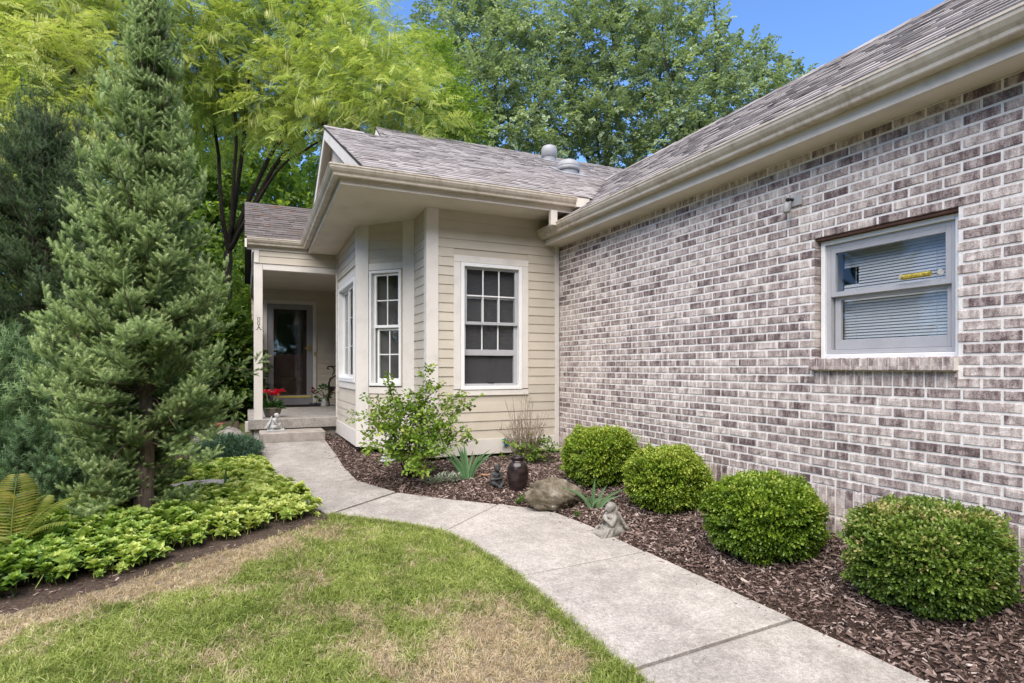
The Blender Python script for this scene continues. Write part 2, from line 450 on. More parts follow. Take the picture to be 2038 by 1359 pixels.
# --- bark and leaves
def bark(name, a, b, sc=20):
    m = Mat(name); f = m.noise(sc, 5, .7, m.pos((1, 1, .25)))
    return m.done(m.bsdf(m.ramp(f, [(.3, a), (.7, b)]), .95, .1, normal=m.bump(f, .8, .01)))
M_BARKD = bark('dark_bark', (.018, .014, .010), (.06, .048, .036))
M_BARKS = bark('spruce_bark', (.06, .045, .036), (.20, .155, .125), 30)
M_TWIG = bark('tan_twig', (.13, .095, .07), (.36, .29, .23), 60)
M_STEM = bark('brown_stem', (.06, .035, .025), (.15, .10, .07), 60)
L_SPRUCE = leafmat('spruce_needles', [(0, (.032, .060, .020)), (.3, (.135, .21, .076)), (.6, (.335, .435, .18)), (1, (.60, .67, .35))], .36, (1, 1.1, .8), .55, .3)
L_SPRUCED = leafmat('shade_toned_spruce_needles', [(0, (.020, .043, .016)), (.5, (.080, .132, .050)), (1, (.21, .285, .115))], .22, (1, 1.1, .8), .55, .3)  # spruce needles coloured darker to carry the shade this tree stands in
L_YEW = leafmat('yew_needles', [(0, (.025, .06, .022)), (.5, (.095, .175, .065)), (1, (.24, .35, .14))], .22, (1, 1.1, .7), .45, .35)
L_LOCUST = leafmat('locust_leaves', [(0, (.085, .15, .03)), (.4, (.25, .34, .07)), (.7, (.42, .49, .12)), (1, (.64, .65, .28))], .4, (1.15, 1.15, .7), .5, .2)
L_MAPLE = leafmat('maple_leaves', [(0, (.075, .11, .06)), (.5, (.25, .315, .165)), (1, (.46, .52, .31))], .35, (1.2, 1.25, .6), .42, .35)
L_YOUNG = leafmat('young_tree_leaves', [(0, (.07, .135, .022)), (.5, (.19, .29, .048)), (1, (.34, .44, .10))], .4, (1.2, 1.2, .5), .5, .25)
L_UNDER = leafmat('understorey_leaves', [(0, (.025, .06, .013)), (.5, (.085, .155, .030)), (1, (.24, .33, .06))], .4, (1.2, 1.2, .5), .5, .25)
L_BOX = leafmat('boxwood_leaves', [(0, (.03, .07, .010)), (.4, (.105, .19, .018)), (.7, (.22, .32, .032)), (1, (.40, .46, .09))], .28, (1.2, 1.15, .5), .35, .4)
L_BOXD = leafmat('boxwood_leaves_dull', [(0, (.025, .06, .013)), (.45, (.085, .155, .022)), (.8, (.20, .29, .05)), (1, (.48, .40, .19))], .28, (1.2, 1.15, .5), .35, .4)
L_PACH = leafmat('pachysandra_leaves', [(0, (.03, .085, .016)), (.3, (.12, .225, .032)), (.65, (.31, .43, .085)), (1, (.56, .62, .22))], .3, (1.2, 1.15, .5), .4, .35)
L_JUNI = leafmat('bluish_groundcover_leaves', [(0, (.025, .06, .036)), (.5, (.075, .14, .08)), (1, (.16, .25, .12))], .2, (1, 1.1, .8), .5, .3)
L_SHRUB = leafmat('ninebark_leaves', [(0, (.04, .095, .015)), (.4, (.125, .225, .028)), (.75, (.27, .37, .055)), (1, (.47, .48, .12))], .35, (1.2, 1.15, .5), .45, .3)
P_IRIS = leafmat1('iris_leaf', [(0, (.05, .11, .045)), (.5, (.11, .22, .095)), (1, (.22, .34, .18))], .25)
P_FERN = leafmat1('fern_frond', [(0, (.09, .13, .02)), (.5, (.21, .26, .05)), (1, (.42, .38, .14))], .4)
P_SILVER = leafmat1('silver_leaf', [(0, (.20, .24, .17)), (.5, (.34, .38, .29)), (1, (.50, .53, .43))], .15, (1, 1, .9))
P_GREEN = leafmat1('green_leaf', [(0, (.02, .06, .012)), (.5, (.06, .14, .025)), (1, (.17, .27, .06))], .3)
P_RED = leafmat1('red_petal', [(0, (.30, .008, .02)), (.5, (.62, .02, .045)), (1, (.75, .08, .12))], .25, (1.1, .6, .6))
P_DRED = leafmat1('dark_red_petal', [(0, (.10, .004, .008)), (.5, (.26, .008, .016)), (1, (.4, .02, .04))], .2, (1.1, .6, .6))
P_STALK = leafmat1('pale_stalk', [(0, (.28, .30, .14)), (1, (.5, .5, .3))], .2)
P_DEAD = leafmat1('dead_leaf', [(0, (.22, .09, .03)), (.5, (.42, .17, .06)), (1, (.55, .30, .14))], .2, (1, .9, .7))
# ================================================================== GROUND
def gb(Y):
    Y = np.asarray(Y, float)
    return .042 * .5 * np.log1p(np.exp(np.clip((Y - 1.6) / .5, -40, 40)))

WL = np.array([(.2, 9.32), (.2, 8.15), (.22, 7.2), (.3, 6.4), (.45, 5.8), (.67, 5.30), (.93, 5.05), (1.2, 4.80), (1.42, 4.52), (1.53, 4.2), (1.60, 3.7), (1.62, 3.2), (1.62, 2.2), (1.62, 1.0), (1.62, -.2), (1.62, -1.4), (1.62, -2.6)])
WR = np.array([(1.13, 9.32), (1.12, 8.2), (1.09, 7.2), (1.12, 6.45), (1.38, 5.86), (1.8, 5.42), (2.17, 5.08), (2.4, 4.85), (2.56, 4.6), (2.64, 4.2), (2.67, 3.7), (2.72, 3.2), (2.77, 2.5), (2.82, 1.9), (2.84, 1.1), (2.84, -.1), (2.84, -1.3), (2.84, -2.5)])
DIRT = np.array([(.64, 5.22), (.35, 5.02), (.04, 4.85), (-.34, 4.61), (-.68, 4.36), (-.95, 4.2), (-1.23, 4.11), (-1.8, 3.95), (-3, 3.8), (-7, 3.7)])
P_MULCH = np.vstack([WR[::-1], [(1.13, 9.86), (1.55, 9.86), (1.55, 8.1), (2.2, 7.5), (2.2, 6.95), (3.86, 6.95), (3.86, -2.5)]])
DIRT2 = DIRT + np.array([.035, -.09])
P_SOILB = np.vstack([DIRT, [(-7, 16), (-1, 16), (-.1, 13), (-.1, 9.9), (.2, 9.6)], WL[1:6]])
P_WALK = np.vstack([WL, WR[::-1]])
P_LAWN = np.vstack([DIRT[::-1], WL[5:], [(-7, -2.6)]])

def inpoly(X, Y, P):
    ins = np.zeros(np.shape(X), bool)
    j = len(P) - 1
    for i in range(len(P)):
        xi, yi = P[i]; xj, yj = P[j]
        if yi != yj:
            ins ^= ((yi > Y) != (yj > Y)) & (X < (xj - xi) * (Y - yi) / (yj - yi) + xi)
        j = i
    return ins

def dline(X, Y, P):
    d = np.full(np.shape(X), 1e9)
    for (ax, ay), (bx, by) in zip(P[:-1], P[1:]):
        L = (bx - ax) ** 2 + (by - ay) ** 2 + 1e-12
        t = np.clip(((X - ax) * (bx - ax) + (Y - ay) * (by - ay)) / L, 0, 1)
        d = np.minimum(d, np.hypot(X - ax - t * (bx - ax), Y - ay - t * (by - ay)))
    return d

def vnoise(X, Y, sc, seed=0):
    """smooth value noise on a lattice, 0..1"""
    x = np.asarray(X, float) * sc + 37.1 * seed; y = np.asarray(Y, float) * sc + 11.7 * seed
    xi = np.floor(x).astype(np.int64); yi = np.floor(y).astype(np.int64); fx = x - xi; fy = y - yi
    fx = fx * fx * (3 - 2 * fx); fy = fy * fy * (3 - 2 * fy)
    def h(a, b):
        n = (a * 374761393 + b * 668265263 + seed * 982451653) & 0x7fffffff
        n = ((n ^ (n >> 13)) * 1274126177) & 0x7fffffff
        return ((n ^ (n >> 16)) & 0xffff) / 65535.0
    return (h(xi, yi) * (1 - fx) + h(xi + 1, yi) * fx) * (1 - fy) + (h(xi, yi + 1) * (1 - fx) + h(xi + 1, yi + 1) * fx) * fy

def fbm(X, Y, sc, seed=0, o=4):
    s = 0; a = .5; t = 0
    for k in range(o):
        s = s + a * vnoise(X, Y, sc * 2 ** k, seed + k); t += a; a *= .5
    return s / t

def mulch_z(X, Y):
    d = dline(X, Y, WR)
    rise = np.clip(.235 - .027 * (np.asarray(Y, float) - 2), .06, .27)
    return gb(Y) - .012 + np.clip(d / .95, 0, 1) ** .75 * rise + .02 * (fbm(X, Y, 5, 3) - .5)
def bed_z(X, Y):
    d = dline(X, Y, DIRT2)
    return gb(Y) - .045 + .045 * np.clip(d / .16, 0, 1) + .05 * (fbm(X, Y, 1.5, 5) - .3) * np.clip(d / .4, 0, 1) + .012 * (fbm(X, Y, 9, 6) - .5)
def lawn_z(X, Y):
    return gb(Y) - .012 + .02 * (fbm(X, Y, 1.2, 8) - .5) * np.clip(dline(X, Y, WL) / .4, 0, 1)

def dryness(X, Y):
    """how far the turf has dried out: a strip along the bed, scalped patches by the walk"""
    dd = dline(X, Y, DIRT)
    n = fbm(X, Y, 2.6, 21, 5); n2 = fbm(X, Y, 8, 31, 3)
    v = 1.05 * np.exp(-((dd - .18) / .26) ** 2) * np.clip(1.25 - np.abs(X + .9) * .16, .3, 1) * np.where(X > .35, .55, 1)
    v = v + .42 * np.clip((-X - .6) / 1.2, 0, 1)
    for cx, cy, r, a in ((1.2, 2.62, .36, .75), (.85, 2.35, .28, .5), (1.35, 2.98, .24, .6), (.62, 2.85, .16, .5), (.2, 3.4, .16, .4), (1.38, 2.3, .3, .42), (1.0, 3.1, .16, .4), (.3, 2.6, .14, .4), (-.3, 3.3, .2, .35)):
        v = v + a * np.exp(-((X - cx) ** 2 + (Y - cy) ** 2) / r ** 2)
    v = v * np.clip(dline(X, Y, WL) / .2, .25, 1)
    return np.clip(v + (n - .5) * 1.7 + (n2 - .5) * 1.2 + .06, 0, 1)

def sheet(name, xs, ys, zf, mat, mask=None, attrs=None):
    X, Y = np.meshgrid(xs, ys); nx, ny = len(xs), len(ys)
    V = np.stack([X, Y, zf(X, Y)], -1).reshape(-1, 3)
    i = np.arange((ny - 1) * (nx - 1)); r = i // (nx - 1); c = i % (nx - 1)
    Fq = np.stack([r * nx + c, r * nx + c + 1, (r + 1) * nx + c + 1, (r + 1) * nx + c], -1)
    if mask is not None:
        k = mask(V[Fq][:, :, 0].mean(1), V[Fq][:, :, 1].mean(1)); Fq = Fq[k]
        u, inv = np.unique(Fq, return_inverse=True); V = V[u]; Fq = inv.reshape(-1, 4)
    va = {k: f(V[:, 0], V[:, 1]) for k, f in (attrs or {}).items()}
    o = add(name, mkmesh(name, V, Fq, mat, True, vattr=va))
    return tag(o, kind='structure')

def ax(a, b, st, far, n=14):
    mid = np.arange(a, b + 1e-6, st)
    g = np.geomspace(st * 2, far, n)
    return np.concatenate([a - g[::-1], mid, b + g])
def ground_z(X, Y):
    z = np.where(Y < 25, gb(np.minimum(Y, 14)), gb(14.) * np.ones_like(Y))
    z = np.where(inpoly(X, Y, P_LAWN), lawn_z(X, Y), z - .05)
    return z
g = sheet('ground', ax(-7, 4.2, .06, 300), ax(-2.7, 16, .06, 300), ground_z, M_LAWN, attrs={'dry': dryness})
sheet('mulch_bed', np.arange(1.0, 3.9, .03), np.arange(-2.5, 9.9, .03), mulch_z, M_MULCH, lambda x, y: inpoly(x, y, P_MULCH))
P_SOILX = np.vstack([DIRT2, [(-7, 16), (-1, 16), (-.1, 13), (-.1, 9.9), (.2, 9.6)], WL[1:6]])
sheet('planting_bed', np.arange(-7, .75, .03), np.arange(3.5, 14, .03), bed_z, M_SOIL, lambda x, y: inpoly(x, y, P_SOILX))

# ------------------------------------------------------------------ walk: concrete slabs between joints
def arcs(P):
    return np.concatenate([[0], np.cumsum(np.hypot(*np.diff(P, axis=0).T))])
def sub(P, s0, s1, n):
    a = arcs(P); s = np.linspace(s0, s1, n)
    return np.stack([np.interp(s, a, P[:, 0]), np.interp(s, a, P[:, 1])], -1)
def spos(P, p):
    a = arcs(P); best = (1e9, 0)
    for s in np.linspace(0, a[-1], 4000):
        x = np.interp(s, a, P[:, 0]); y = np.interp(s, a, P[:, 1]); d = (x - p[0]) ** 2 + (y - p[1]) ** 2
        if d < best[0]: best = (d, s)
    return best[1]
JN = [((.2, 9.32), (1.13, 9.32)), ((.2, 8.15), (1.12, 8.2)), ((.3, 6.4), (1.13, 6.42)), ((.67, 5.30), (1.39, 5.84)), ((1.45, 4.48), (2.18, 5.07)), ((1.62, 3.43), (2.70, 3.5)), ((1.62, 2.23), (2.79, 2.3)), ((1.62, 1.05), (2.84, 1.1)), ((1.62, -.15), (2.84, -.1)), ((1.62, -1.35), (2.84, -1.3)), ((1.62, -2.6), (2.84, -2.5))]
walk = MB().box(1.7, 2.8, -2.4, -2.3, -.2, -.12).build('walkway', M_CONC)
tag(walk, kind='structure')
for k in range(len(JN) - 1):
    (a0, b0), (a1, b1) = JN[k], JN[k + 1]
    g_ = .0075
    n, mcols = 14, 8
    fr_ = np.concatenate([[0, .012], np.linspace(.07, .93, n - 4), [.988, 1]])
    def subf(P, s0, s1):
        a_ = arcs(P); s_ = s0 + (s1 - s0) * fr_
        return np.stack([np.interp(s_, a_, P[:, 0]), np.interp(s_, a_, P[:, 1])], -1)
    Ls = subf(WL, spos(WL, a0) + g_, spos(WL, a1) - g_); Rs = subf(WR, spos(WR, b0) + g_, spos(WR, b1) - g_)
    u = np.concatenate([[0, .012], np.linspace(.1, .9, mcols), [.988, 1]])
    tt = np.arange(n)
    G = Ls[:, None] * (1 - u)[None, :, None] + Rs[:, None] * u[None, :, None]
    Z = gb(G[..., 1]) + .014 + .004 * ((k * 7) % 3 - 1)
    edge = np.zeros_like(Z); edge[:, 0] = edge[:, -1] = -.012; edge[0] -= .004; edge[-1] -= .004
    wob = .006 * (fbm(G[..., 0], G[..., 1], 9, 40) - .5)
    G[:, 0, 0] += 2.4 * wob[:, 0]; G[:, -1, 0] += 2.4 * wob[:, -1]
    V = np.concatenate([G, (Z + edge)[..., None]], -1); mm = len(u)
    VV = V.reshape(-1, 3).tolist(); base = len(VV)
    ring = [(0, j) for j in range(mm)] + [(i, mm - 1) for i in range(1, n)] + [(n - 1, j) for j in range(mm - 2, -1, -1)] + [(i, 0) for i in range(n - 2, 0, -1)]
    for (i, j) in ring: VV.append([V[i, j, 0], V[i, j, 1], V[i, j, 2] - .12])
    Fs = [(i * mm + j, i * mm + j + 1, (i + 1) * mm + j + 1, (i + 1) * mm + j)[::-1] for i in range(n - 1) for j in range(mm - 1)]
    for q in range(len(ring)):
        q2 = (q + 1) % len(ring); A = ring[q][0] * mm + ring[q][1]; B = ring[q2][0] * mm + ring[q2][1]
        Fs.append((A, B, base + q2, base + q)[::-1])
    add('concrete_slab', mkmesh('concrete_slab', VV, Fs, M_CONC), walk)
    jl, jr = Vector((*sub(WL, spos(WL, a1), spos(WL, a1), 1)[0], 0)), Vector((*sub(WR, spos(WR, b1), spos(WR, b1), 1)[0], 0))
    jz = float(gb((jl.y + jr.y) / 2)) - .006; dj = (jr - jl).normalized(); nj = Vector((-dj.y, dj.x, 0)) * .0095
    MB().prism([jl + dj * .01 - nj + Vector((0, 0, float(gb(jl.y)) - .010)), jr - dj * .01 - nj + Vector((0, 0, float(gb(jr.y)) - .010)), jr - dj * .01 + nj + Vector((0, 0, float(gb(jr.y)) - .010)), jl + dj * .01 + nj + Vector((0, 0, float(gb(jl.y)) - .010))], (0, 0, -.05)).build('expansion_joint', M_RUBBER, walk)
st = MB().box(.2, 1.13, 9.33, 9.84, .22, .475)
stp = st.build('porch_step', M_STEP, bev=.012)
tag(stp, kind='structure')
# ================================================================== HOUSE
XB, YS, YP, YD = 3.81, 6.81, 9.95, 13.3
house = empty('house', (2.9, 6.81, .3), 'single storey house of grey brown brick and cream lap siding with shingle roofs', 'house')
q = 2 ** -.5
class Wall:
    def __init__(s, o, u, n): s.o = o; s.u = u; s.n = n
    def __call__(s, a, out, z): return (s.o[0] + s.u[0] * a + s.n[0] * out, s.o[1] + s.u[1] * a + s.n[1] * out, z)
WF = Wall((2.005, YS), (1, 0), (0, -1))
W2 = Wall((2.005, YS), (0, 1), (-1, 0))
W45 = Wall((2.005, 7.405), (-q, q), (-q, -q))
WW = Wall((1.388, 8.022), (0, 1), (-1, 0))
WPB = Wall((.13, YD), (1, 0), (0, -1))
WPF = Wall((.13, YP), (1, 0), (0, -1))
WPR = Wall((2.0, YP + .1), (0, 1), (-1, 0))
EXP = .1127

def backing(name, w, s0, s1, z0, z1, hole=None, th=.12, mat=None):
    mb = MB()
    if hole:
        a0, a1, b0, b1 = hole
        for r in ((s0, a0, z0, z1), (a1, s1, z0, z1), (a0, a1, z0, b0), (a0, a1, b1, z1)):
            if r[1] - r[0] > .001 and r[3] - r[2] > .001: mb.wbox(w, r[0], r[1], -th, -.001, r[2], r[3])
    else: mb.wbox(w, s0, s1, -th, -.001, z0, z1)
    return mb.build(name, mat or M_SIDE, house)

def siding(wall_obj, w, s0, s1, z0, z1, holes=(), zref=.552):
    z = zref + math.floor((z0 - zref) / EXP + 1e-6) * EXP
    while z < z1 - .01:
        a, b = max(z, z0), min(z + EXP, z1)
        if b - a > .012:
            iv = [(s0, s1)]
            for h0, h1, g0, g1 in holes:
                if g0 < b - .01 and g1 > a + .01:
                    if g0 > a + .02 and g1 >= b: b2 = g0
                    nv = []
                    for p, r in iv:
                        if h0 > p + .005: nv.append((p, min(r, h0)))
                        if h1 < r - .005: nv.append((max(p, h1), r))
                        if h1 <= p or h0 >= r: nv.append((p, r))
                    iv = [x for x in dict.fromkeys(nv) if x[1] - x[0] > .01]
            ob = .0135 - .0095 * (a - z) / EXP; ot = .0135 - .0095 * (b - z) / EXP
            j = random.uniform(-.0012, .0012)
            for p, r in iv:
                P = [w(p, 0, a), w(p, ob + j, a), w(p, ot + j, b), w(p, 0, b)]
                d = Vector(w(r, 0, 0)) - Vector(w(p, 0, 0))
                MB().prism(P, d).build('siding_board', M_SIDE, wall_obj)
        z += EXP

def trims(name, w, boxes, mat=None, parent=None, bev=.003):
    mb = MB()
    for b in boxes: mb.wbox(w, *b)
    return mb.build(name, mat or M_TRIM, parent or house, bev=bev)

ZS = 3.392
def zsof(Y): return 3.392 - .0263 * max(0, Y - 6.30)
# --- front wall
wall_front = backing('siding_wall', WF, 0, 1.84, .36, 3.42, (.415, 1.265, 1.16, 2.76))
siding(wall_front, WF, .13, 1.735, .555, ZS, [(.325, 1.345, 1.098, 2.832)])
trims('corner_board', WF, [(-.022, .13, 0, .022, .556, ZS - .002)])
trims('corner_board', WF, [(1.737, 1.80, 0, .022, .556, 3.3)])
trims('skirt_board', WF, [(-.024, 1.80, 0, .026, .36, .553)])
# --- short return wall of the bay
w2o = backing('siding_wall', W2, .002, .62, .37, 3.4)
siding(w2o, W2, .10, .585, .555, 3.385)
trims('corner_board', W2, [(0, .098, .001, .021, .556, 3.388)])
trims('skirt_board', W2, [(.0, .58, .001, .024, .372, .553)])
# --- angled face with the narrow window
w45o = backing('siding_wall', W45, .0, .872, .375, 3.4, (.185, .675, 1.20, 2.735))
trims('corner_board', W45, [(-.008, .165, 0, .024, .60, 3.372)])
trims('corner_board', W45, [(.69, .885, 0, .024, .60, 3.36)])
siding(w45o, W45, .168, .688, 2.838, 3.37, zref=2.838 - EXP * .42)
siding(w45o, W45, .168, .688, .60, 1.098, zref=.60)
trims('head_board', W45, [(.167, .688, 0, .02, 2.742, 2.835)])
trims('apron_board', W45, [(.167, .688, 0, .02, 1.10, 1.184)])
trims('skirt_board', W45, [(-.009, .886, 0, .027, .38, .597)])
# --- west face of the bay
wwo = backing('siding_wall', WW, 0.0, 1.93, .375, 3.38, (.155, 1.545, 1.255, 2.655))
siding(wwo, WW, .075, 1.86, .60, 3.33, [(.07, 1.66, 1.14, 2.795)], zref=.60)
trims('corner_board', WW, [(-.012, .072, 0, .022, .60, 3.345)])
trims('corner_board', WW, [(1.86, 1.925, 0, .022, .60, 3.30)])
trims('window_casing', WW, [(.073, 1.655, 0, .02, 2.70, 2.795), (.073, .112, 0, .02, 1.235, 2.698), (1.60, 1.655, 0, .02, 1.235, 2.698), (.073, 1.655, 0, .02, 1.142, 1.233)])
trims('skirt_board', WW, [(-.013, 1.93, 0, .026, .38, .597)])
# floor of the bay and the set-back foundation
mb = MB().prism([(2.0, 6.84, .374), (3.8, 6.84, .374), (3.8, 9.9, .374), (1.41, 9.9, .374), (1.41, 8.03, .374), (2.0, 7.43, .374)], (0, 0, .05))
mb.build('bay_floor', M_DECK, house)
MB().box(2.12, 3.8, 6.93, 7.05, .05, .373).box(2.12, 2.24, 7.05, 7.6, .05, .373).build('foundation', M_STEP, house)
MB().box(1.55, 2.12, 8.3, 8.42, .05, .373).box(1.55, 1.67, 8.42, 9.94, .05, .373).build('foundation', M_STEP, house)

# ------------------------------------------------------------------ windows
def room(w, s0, s1, z0, z1, deep, off=-.13):
    mb = MB()
    a = (s0 - .25, s1 + .25); b = (z0 - .2, z1 + .15)
    mb.wbox(w, a[0], a[1], off - deep - .02, off - deep, b[0], b[1])
    mb.wbox(w, a[0] - .02, a[0], off - deep, off, b[0], b[1]); mb.wbox(w, a[1], a[1] + .02, off - deep, off, b[0], b[1])
    mb.wbox(w, a[0], a[1], off - deep, off, b[0] - .02, b[0]); mb.wbox(w, a[0], a[1], off - deep, off, b[1], b[1] + .02)
    # front return strips close the room to the window opening
    mb.wbox(w, a[0], s0, off, off + .006, b[0], b[1]); mb.wbox(w, s1, a[1], off, off + .006, b[0], b[1])
    mb.wbox(w, s0, s1, off, off + .006, b[0], z0); mb.wbox(w, s0, s1, off, off + .006, z1, b[1])
    return mb.build('room', M_ROOM, house)

def frame4(w, s0, s1, z0, z1, wd, o0, o1, bot=None, top=None):
    bot = bot or wd; top = top or wd
    return [(s0, s0 + wd, o0, o1, z0, z1), (s1 - wd, s1, o0, o1, z0, z1), (s0 + wd, s1 - wd, o0, o1, z0, z0 + bot), (s0 + wd, s1 - wd, o0, o1, z1 - top, z1)]

def sash(w, win, s0, s1, z0, z1, wd, o, cols, rows, bot=None, top=None, mat=None, mw=.014):
    sa = trims('sash', w, frame4(w, s0, s1, z0, z1, wd, o - .03, o, bot, top), mat or M_VINYL, win, .002)
    g0, g1, h0, h1 = s0 + wd, s1 - wd, z0 + (bot or wd), z1 - (top or wd)
    for i in range(1, cols):
        c = g0 + (g1 - g0) * i / cols
        trims('muntin', w, [(c - mw / 2, c + mw / 2, o - .023, o - .008, h0, h1)], M_VINYL, win, 0)
    for j in range(1, rows):
        c = h0 + (h1 - h0) * j / rows
        trims('muntin', w, [(g0, g1, o - .0222, o - .0088, c - mw / 2, c + mw / 2)], M_VINYL, win, 0)
    for i in range(cols):
        for j in range(rows):
            a0 = g0 + (g1 - g0) * i / cols; a1 = g0 + (g1 - g0) * (i + 1) / cols
            b0 = h0 + (h1 - h0) * j / rows; b1 = h0 + (h1 - h0) * (j + 1) / rows
            mb = MB(); t1, t2 = random.uniform(-.0012, .0012), random.uniform(-.0012, .0012)
            mb.raw([w(a0, o - .015 + t1, b0), w(a1, o - .015 - t1, b0), w(a1, o - .015 + t2, b1), w(a0, o - .015 - t2, b1)], [(0, 1, 2, 3) if w.u[1] * w.n[0] - w.u[0] * w.n[1] > 0 else (3, 2, 1, 0)])
            mb.build('pane', M_GLASS, win)
    return sa

# front window (lower sash pushed up)
win = trims('window', WF, frame4(WF, .418, 1.252, 1.17, 2.748, .045, -.09, .03) , M_VINYL, house, .004)
win['label'] = 'white framed sash window with small panes, its lower sash pushed half open'
trims('window_casing', WF, [(.325, 1.345, 0, .021, 2.752, 2.832), (.325, .415, 0, .021, 1.18, 2.75), (1.255, 1.345, 0, .021, 1.18, 2.75), (.325, 1.345, 0, .021, 1.098, 1.166)], M_TRIM, win, .003)
sash(WF, win, .465, 1.205, 1.985, 2.705, .042, -.012, 3, 2, .038, .03, M_SASH)
sash(WF, win, .465, 1.205, 1.60, 2.36, .04, -.048, 3, 2, .075, .045, M_SASH)
trims('track', WF, [(1.165, 1.204, -.085, -.05, 1.22, 1.598), (.466, .49, -.085, -.05, 1.22, 1.598), (.466, 1.204, -.085, -.012, 1.216, 1.245)], M_SASH, win, 0)
trims('sill_latch', WF, [(.79, .87, -.03, -.006, 1.247, 1.262)], M_BLACK, win, 0)
MB().raw([WF(.466, -.088, 1.22), WF(1.204, -.088, 1.22), WF(1.204, -.088, 2.70), WF(.466, -.088, 2.70)], [(0, 1, 2, 3)]).build('insect_screen', M_SCREEN, win)
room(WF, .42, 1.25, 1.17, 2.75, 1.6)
# window in the angled face
win = trims('window', W45, frame4(W45, .186, .674, 1.205, 2.732, .034, -.09, .034), M_VINYL, house, .004)
win['label'] = 'narrow white sash window of eight panes in the angled bay face'
trims('jamb_liner', W45, [(.613, .639, -.08, -.02, 1.24, 2.695)], M_VINYL, win, 0)
sash(W45, win, .222, .612, 1.975, 2.694, .03, -.006, 2, 2, .036, .03)
sash(W45, win, .222, .592, 1.242, 1.972, .03, -.044, 2, 2, .062, .03)
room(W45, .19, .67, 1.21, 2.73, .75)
# wide window on the west face
win = trims('window', WW, frame4(WW, .115, 1.597, 1.238, 2.695, .06, -.09, .034), M_VINYL, house, .004)
win['label'] = 'wide white framed window on the bay side facing the lawn'
sash(WW, win, .178, .86, 1.30, 2.632, .045, -.012, 2, 3, mw=.008)
sash(WW, win, .866, 1.534, 1.30, 2.632, .045, -.05, 2, 3, mw=.008)
room(WW, .12, 1.59, 1.24, 2.69, .5)

# ------------------------------------------------------------------ bay eave: soffit, fascia and gutter
so = [(.93, 6.32), (3.80, 6.32), (3.80, 6.80), (2.0, 6.80), (2.0, 7.41), (1.395, 8.02), (1.395, 9.99), (.955, 9.99)]
mb = MB(); P = [(x, y, zsof(y)) for x, y in so]; n_ = len(P)
mb.raw(P + [(x, y, z + .02) for x, y, z in P], [tuple(range(n_)), tuple(range(n_, 2 * n_))[::-1]] + [(i, (i + 1) % n_, n_ + (i + 1) % n_, n_ + i) for i in range(n_)])
mb.build('soffit', M_SOFF, house)

def sweep(path, prof, closed_ends=True):
    """profile (outward, up) swept along a 3-D path, mitred at corners; outward is to the right of travel"""
    mb = MB(); rings = []
    for i, p in enumerate(path):
        p = Vector(p)
        d0 = (Vector(path[i]) - Vector(path[i - 1])) if i else (Vector(path[1]) - Vector(path[0]))
        d1 = (Vector(path[i + 1]) - Vector(path[i])) if i < len(path) - 1 else d0
        d0.z = d1.z = 0; d0.normalize(); d1.normalize()
        n0 = Vector((d0.y, -d0.x, 0)); n1 = Vector((d1.y, -d1.x, 0))
        b = (n0 + n1); b = b / max(b.dot(n0), .2)
        rings.append([p + b * o + Vector((0, 0, u)) for o, u in prof])
    n = len(prof); V = [v for r in rings for v in r]
    Fs = [(i * n + k, i * n + (k + 1) % n, (i + 1) * n + (k + 1) % n, (i + 1) * n + k) for i in range(len(path) - 1) for k in range(n)]
    Fs += [tuple(range(n)), tuple(range((len(path) - 1) * n, len(path) * n))[::-1]]
    return mb.raw(V, Fs)
FASP = [(0, 0), (.024, 0), (.024, .165), (0, .165)]
GUTP = [(.026, .055), (.095, .055), (.100, .062), (.104, .082), (.124, .102), (.140, .128), (.143, .150), (.149, .152), (.149, .166), (.139, .168), (.134, .160), (.120, .112), (.092, .066), (.034, .066), (.034, .166), (.026, .166)]
ZP = zsof(9.97)
path = [(.03, 9.95, ZP - .01), (.957, 9.95, ZP - .01), (.932, 6.32, 3.372), (3.86, 6.32, 3.372)]
# travel so that outward is to the right: from the valley westwards, then back along the bay, then the porch
path = path[::-1]
sweep([Vector(p) for p in path], [(-a, b) for a, b in FASP]).build('fascia', M_FASC, house)
gp = [Vector(path[0]) - Vector((.147, 0, 0))] + [Vector(p) for p in path[1:]]
sweep(gp, [(-a, b + .008) for a, b in GUTP]).build('gutter', M_GUT, house)
for gx in (1.02, 2.75):
    sweep([Vector((gx + .05, 6.32, 3.372)), Vector((gx, 6.32, 3.372))], [(-a * 1.012, b + .008 + (.0015 if b > .1 else -.0015)) for a, b in GUTP]).build('gutter_seam', M_GUT, house)
MB().box(3.712, 3.9, 6.19, 6.30, 3.43, 3.545).build('fascia_return', M_FASC, house)
MB().wbox(WF, 1.395, 1.485, .475, .545, 3.19, 3.376).build('downspout', M_FASC, house, bev=.006)
# --- main eave over the brick
mb = MB().box(3.60, 3.812, -3.5, 6.795, 3.056, 3.072)
mb.build('soffit', M_SOFF, house)
mpath = [(3.612, 6.797, 3.05), (3.612, -3.5, 3.05)]
sweep([Vector(p) for p in mpath[::-1]], [(-a, b) for a, b in FASP]).build('fascia', M_FASC, house)
sweep([Vector(p) for p in mpath[::-1]], [(-a, b + .024) for a, b in GUTP]).build('gutter', M_GUT, house)

for gy in (5.6, 2.5):
    sweep([Vector((3.612, gy, 3.05)), Vector((3.612, gy + .05, 3.05))], [(-a * 1.012, b + .024 + (.0015 if b > .1 else -.0015)) for a, b in GUTP]).build('gutter_seam', M_GUT, house)
